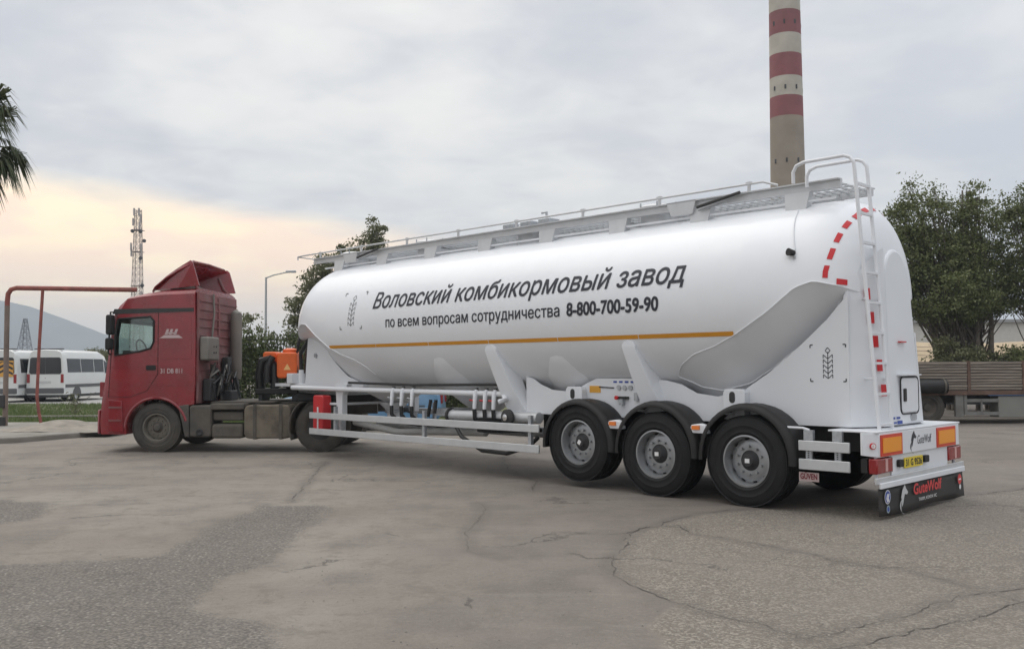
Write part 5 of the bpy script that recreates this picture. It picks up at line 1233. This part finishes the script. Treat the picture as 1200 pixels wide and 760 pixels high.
# ------------------------------------------------------------------ parked flatbed trailer on the right
WOOD = mat('weathered_planks', (.19, .155, .125), .85, var=.4, vscale=2, dirt=.9, dirtcol=(.38, .34, .29), dscale=3)
_t = WOOD.node_tree; _m = _t.nodes.new('ShaderNodeMapping'); _m.inputs['Scale'].default_value = (.35, 1, 9)
for _l in [l for l in _t.links if l.from_node.type == 'TEX_COORD']:
    _s = _l.to_socket; _src = _l.from_socket; _t.links.remove(_l); _t.links.new(_m.outputs[0], _s)
_t.links.new(_src, _m.inputs[0])
PB = empty('flatbed_trailer', (10.2, 26.0, 0), R_(-1)); tag(PB, 'old flatbed semi trailer with weathered brown plank sides, parked at right', 'trailer')
L_ = 12.4; random.seed(9)
for k in range(9):
    x0 = k*1.51-.55; b_ = MB()
    for j in range(5):
        z0 = .93+j*.158; dz_ = random.uniform(-.008, .008); b_.box(x0+.045, x0+1.465, -.03+dz_, .01+dz_, z0+.010, z0+.072); b_.box(x0+.045, x0+1.465, -.045+dz_, .0+dz_, z0+.086, z0+.146)
    b_.build('plank_panel', WOOD, PB, bevel=.006)
    MB().box(x0-.04, x0+.04, -.055, .0, .83, 1.74).build('side_post', mat('rusty_post', (.13, .08, .06), .8, var=.3), PB)
MB().box(-.6, 13, .012, .03, .92, 1.72).build('side_lining', DARK, PB); MB().box(-.6, 13, -.04, .02, .80, .92).build('bed_edge', mat('rusty_post', (.1,.1,.1)), PB)
MB().box(-.6, 13, .02, 2.4, .84, .90).build('bed_floor', WOOD, PB); MB().box(-.6, 13, 2.4, 2.46, .93, 1.73).build('far_side_board', WOOD, PB)
MB().box(-.6, 13, .6, .75, .55, .84).build('frame_rail', DARK, PB); MB().box(-.6, 13, 1.7, 1.85, .55, .84).build('frame_rail', DARK, PB)
MB().tube([(.55, .28, 1.06-.0), (1.7, .28, 1.06)], .0, 8) if False else None
ww_ = []
for x in (1.35, .1):
    for y, r_ in ((.16, 0), (2.2, math.pi)):
        w_ = empty('wheel', (x, y, .46), math.pi if r_ == 0 else 0, PB)
        tyre_mb(.46, .25, .28, True, 36).build('tyre', RUBD, w_); MB().lathe([(.25, .10), (.2, .06), (.1, .04), (.1, .1), (0, .1)], 'y', n=20).build('rim', GREYD, w_)
MB().tube([(1.0, -.14, 1.04), (1.78, -.14, 1.04)], .20, 18).build('air_tank', BLK, PB)
MB().lathe([(.205, 0), (.215, 0), (.215, .05), (.205, .05)], 'x', (1.68, -.14, 1.04), 18).build('tank_strap', GREYD, PB)
q = mat('grey_underframe', (.2, .2, .19), .7, dirt=.5, dirtcol=(.08, .07, .06))
mb = MB(); mb.box(2.1, 2.32, .0, .1, .2, .82); mb.box(2.34, 2.42, .0, .1, .25, .82); mb.build('leg_frame', q, PB)
mb = MB(); mb.box(2.42, 3.3, .0, .05, .60, .69); mb.box(2.42, 3.3, 0, .05, .24, .33); mb.box(2.8, 2.84, 0, .05, .24, .66); mb.build('guard_rack', q, PB)
MB().box(3.28, 4.0, .0, .5, .18, .76).build('tool_box', mat('grey_toolbox', (.22, .22, .2), .7, var=.1, dirt=.3), PB, bevel=.01)
MB().box(3.0, 4.1, -.03, .01, .775, .80).build('blue_tarp_edge', mat('blue_tarp', (.08, .15, .3), .7), PB)
MB().box(4.3, 6.5, .0, .1, .3, .4).build('guard_rack', q, PB)
MB().tube([(.5, .9, .45), (2.2, .9, .45), (2.2, .9, .8)], .06).build('axle_beam', DARK, PB)
# a second dark vehicle mass beyond it
o_ = empty('parked_lorry', (10.5, 29.4, 0)); tag(o_, 'dark lorry chassis parked behind the wooden flatbed, seen beneath its bed', 'lorry')
MB().box(0, 8, 0, .5, .6, .95).build('chassis', DARK, o_, bevel=.02)
for x in (.8, 2.0, 6.8):
    for y in (0, 2.1):
        w_ = empty('wheel', (x, y, .46), math.pi if y == 0 else 0, o_); tyre_mb(.46, .25, .28, False, 28).build('tyre', RUBD, w_); MB().lathe([(.25, .10), (.1, .04), (0, .1)], 'y', n=16).build('rim', GREYD, w_)
MB().box(-.2, 8.2, 1.9, 2.2, .3, 1.3).build('body_side', DARK, o_)
# posts/branches near the trailer corner
pk = empty('barbed_fence', (11.2, 27.9, 0)); tag(pk, 'leaning fence posts with wire behind the flatbed corner', 'fence')
for a_, b_ in (((0, 0, .3), (-.2, 0, 2.25)), ((.2, 0, 1.6), (.55, 0, 2.2)), ((.15, 0, .5), (-.35, 0, 2.35))): MB().tube([a_, b_], .025, 6).build('post', DARK, pk)
for z in (1.95, 2.08, 2.2): MB().tube([(-1.5, 0, z), (-.6, 0, z-.05), (.3, 0, z), (1.4, 0, z-.04)], .006, 4).build('wire', DARK, pk)
# ------------------------------------------------------------------ far buildings and bank on the right
bk = mat('tan_soil', (.42, .33, .22), .95, var=.12, vscale=.4)
vs = []
for j in range(9):
    for i in range(41):
        x = 9+i*1.9; t = j/8; vs.append((x, 58+t*12, min(1, (x-9)/13)*(3.4+.18*math.sin(x*.35)-.012*(x-20))*math.sin(min(1, t*1.6)*math.pi/2)))
tag(MB().add(vs, [(j*41+i, j*41+i+1, (j+1)*41+i+1, (j+1)*41+i) for j in range(8) for i in range(40)]).build('soil_bank', bk, smooth=60), 'tan soil bank behind the trees', 'bank', kind='structure')
wb = empty('factory_building', (48, 94, 0)); tag(wb, 'pale factory building behind the large tree at right', 'building')
WW = mat('pale_render', (.55, .53, .48), .85, var=.06)
MB().box(-18, 30, 0, 14, 0, 5.8).build('wall', WW, wb); MB().box(-18.4, 30.4, -.4, 14.4, 5.8, 6.1).build('roof', mat('roof_grey', (.3, .3, .3), .8), wb)
for k in range(7, 10):
    o = MB().box(-16.3+k*4.4, -14.4+k*4.4, -.06, -.0, 4.0, 5.2).build('window_frame', VT, wb); MB().box(-16.2+k*4.4, -14.5+k*4.4, -.08, -.061, 4.1, 5.1).build('pane', DGL, o)

# ------------------------------------------------------------------ chimney
ch = empty('factory_chimney', (29.9, 100, 0)); tag(ch, 'tall concrete factory chimney with red and white bands', 'chimney')
CC = mat('chimney_concrete', (.29, .25, .20), .9, var=.1, vscale=.5, dirt=.3, dirtcol=(.2, .16, .12), dscale=.4); CRD = mat('chimney_red', (.24, .075, .08), .85, var=.15, vscale=.6, dirt=.4, dirtcol=(.17, .09, .085), dscale=.4); CWH = mat('chimney_white', (.46, .43, .37), .85, var=.12, vscale=.6, dirt=.45, dirtcol=(.30, .27, .22), dscale=.35)
def crad(z): return 1.815-(z-21.7)*(1.815-1.64)/(41.4-21.7)
zs = [0, 28.28, 30.49, 32.61, 35.1, 37.27, 39.82, 42.27, 44.72, 47.17, 49.62]; ms = [CC, CRD, CWH, CRD, CWH, CRD, CWH, CRD, CWH, CRD]
for a, b, m_ in zip(zs[:-1], zs[1:], ms):
    o = MB().lathe([(crad(a+(b-a)*k/4), a+(b-a)*k/4) for k in range(5)]+([(1.2, b)] if b == zs[-1] else []), 'z', n=48).build('shaft' if m_ is CC else 'red_band' if m_ is CRD else 'white_band', m_, ch)
for z in (23.2, 31.1, 38.2):
    for a in (-1.9, -1.2, 0, 1.2, 2.4, -2.6): MB().box(crad(z)*math.cos(a)-.08, crad(z)*math.cos(a)+.08, crad(z)*math.sin(a)-.08, crad(z)*math.sin(a)+.08, z, z+.45).build('step_bracket', DARK, ch)

# ------------------------------------------------------------------ lattice masts
def lattice(name, label, cat, loc, H, w0, w1, n, r, mt, extra=0):
    e = empty(name, loc); tag(e, label, cat); mb = MB(); cr = MB()
    def q(k, c):
        t = k/n; w_ = w0+(w1-w0)*t; return ((w_/2)*(1 if c in (0, 1) else -1), (w_/2)*(1 if c in (1, 2) else -1), H*t)
    for c in range(4): mb.tube([q(0, c), q(n, c)], r, 5)
    for k in range(n):
        for c in range(4):
            cr.tube([q(k, c), q(k+1, (c+1) % 4)], r*.55, 4, cap=False); cr.tube([q(k, (c+1) % 4), q(k+1, c)], r*.55, 4, cap=False); cr.tube([q(k, c), q(k, (c+1) % 4)], r*.5, 4, cap=False)
    mb.build('mast_legs', mt, e); cr.build('lattice_bracing', mt, e); return e
MST = mat('mast_steel', (.30, .25, .235), .7, .2)
ms_ = lattice('telecom_mast', 'slim lattice telecom mast with antennas above the red cab', 'mast', (-60.4, 150, 0), 27.4, 1.9, .8, 26, .055, MST)
random.seed(4)
for z, dx in ((27.0, .5), (27.0, -.6), (26.0, .9), (25.4, -.8), (24.8, .7), (21.4, -1.2), (21.2, 1.1), (20.4, -1.1), (20.0, 1.2), (19.2, .9), (15.2, 1.5), (13.6, 1.3)):
    MB().box(dx*.7-.12, dx*.7+.12, -.7, -.5, z-.7, z+.5).build('panel_antenna', mat('antenna_grey', (.36, .33, .32), .6), ms_)
for z, dx in ((23.8, -.8), (23.7, .8), (22.2, 1.6), (19.4, 0.9), (15.0, 1.3)):
    MB().lathe([(0, -.1), (.24, -.05), (.3, .1), (.3, .2)], 'y', (dx*.8, -.8, z), 14).build('dish_antenna', DARK, ms_)
for z in (24.0, 20.5, 15.0): MB().box(-.8, .8, -.8, .8, z-.03, z+.03).build('platform_ring', MST, ms_)
lattice('electricity_pylon', 'distant steel electricity pylon in front of the hills', 'pylon', (-104.5, 200, 0), 12.6, 3.6, .5, 9, .10, mat('pylon_steel', (.22, .24, .27), .7))
# street lamp
la = empty('street_lamp', (-11.1, 42, 0)); tag(la, 'thin grey street lamp with angled arm between cab and tank', 'street lamp')
MB().tube([(0, 0, 0), (0, 0, 5.75)], [.07, .045], 10).build('pole', GALV, la); MB().tube([(0, 0, 5.72), (.35, 0, 5.85), (.95, 0, 5.98)], .03, 8).build('arm', GALV, la)
MB().prism(rrect(.9, 1.35, 5.95, 6.05, .03), 'y', -.08, .08).build('lamp_head', GALV, la, bevel=.02)

# ------------------------------------------------------------------ hills and far land
HM = mat('hill_scrub', (.12, .13, .13), .95, var=.2, vscale=.01)
def ridge(name, label, y0, pts, depth, jit, seed):
    r_ = random.Random(seed); nx_ = 110; xs_ = np.linspace(pts[0][0], pts[-1][0], nx_); hx = np.interp(xs_, [p[0] for p in pts], [p[1] for p in pts]); vs = []
    nz_ = [r_.gauss(0, 1) for _ in range(nx_)]; nz_ = np.convolve(nz_, np.ones(7)/7, 'same')
    for j in range(7):
        t = j/6
        for i in range(nx_): vs.append((xs_[i], y0+depth*t, (hx[i]+nz_[i]*jit)*math.sin(t*math.pi/2)**.8+ (jit*math.sin(i*.7+j*1.9)*t*(1-t)*2) - (1 if j == 0 else 0)))
    o = MB().add(vs, [(j*nx_+i, j*nx_+i+1, (j+1)*nx_+i+1, (j+1)*nx_+i) for j in range(6) for i in range(nx_-1)]).build(name, HM, smooth=60); tag(o, label, 'hill', kind='structure')
ridge('hills', 'long blue grey hill falling to the right behind the minibuses', 1250, [(-1700, 140), (-1150, 136), (-878, 122), (-808, 104), (-744, 80), (-698, 62), (-614, 44), (-450, 27), (-190, 16), (300, 8), (1700, 6)], 350, 2.4, 2)
# far low tree line
rngt = random.Random(8); pts = []
for k in range(170):
    x = -300+k*4.2; 
    h = 2.2+1.6*rngt.random(); q = rng.normal(size=(330, 3))*np.array([2.4, 1.5, h*.3])+np.array([x, 240+rngt.uniform(-10, 10), h*.6]); pts.append(q)
pts = np.concatenate(pts); pts = pts[pts[:, 2] > 0]
tl_ = leaves_obj('far_tree_line', pts, .55, LEAFE, None, 0, .8); tag(tl_, 'far low line of scrub and trees along the horizon', 'tree line', kind='stuff')

# ------------------------------------------------------------------ haze
hz_ = MB().box(-1750, 1750, -40, 1900, -1, 190).build('haze', None, smooth=0) if False else None
hb = MB().box(-1750, 1750, -40, 1900, -1, 150); me = bpy.data.meshes.new('haze'); me.from_pydata(hb.v, [], hb.f)
hm = bpy.data.materials.new('haze_air'); hm.use_nodes = True; n = hm.node_tree.nodes; n.remove(n['Principled BSDF'])
pv = n.new('ShaderNodeVolumePrincipled'); pv.inputs['Color'].default_value = (.80, .90, 1, 1); pv.inputs['Density'].default_value = .0006; pv.inputs['Anisotropy'].default_value = .2
hm.node_tree.links.new(pv.outputs[0], n['Material Output'].inputs['Volume']); me.materials.append(hm)
ho = bpy.data.objects.new('haze', me); C.objects.link(ho); tag(ho, 'thin pale air haze over the whole place', 'haze', kind='stuff')
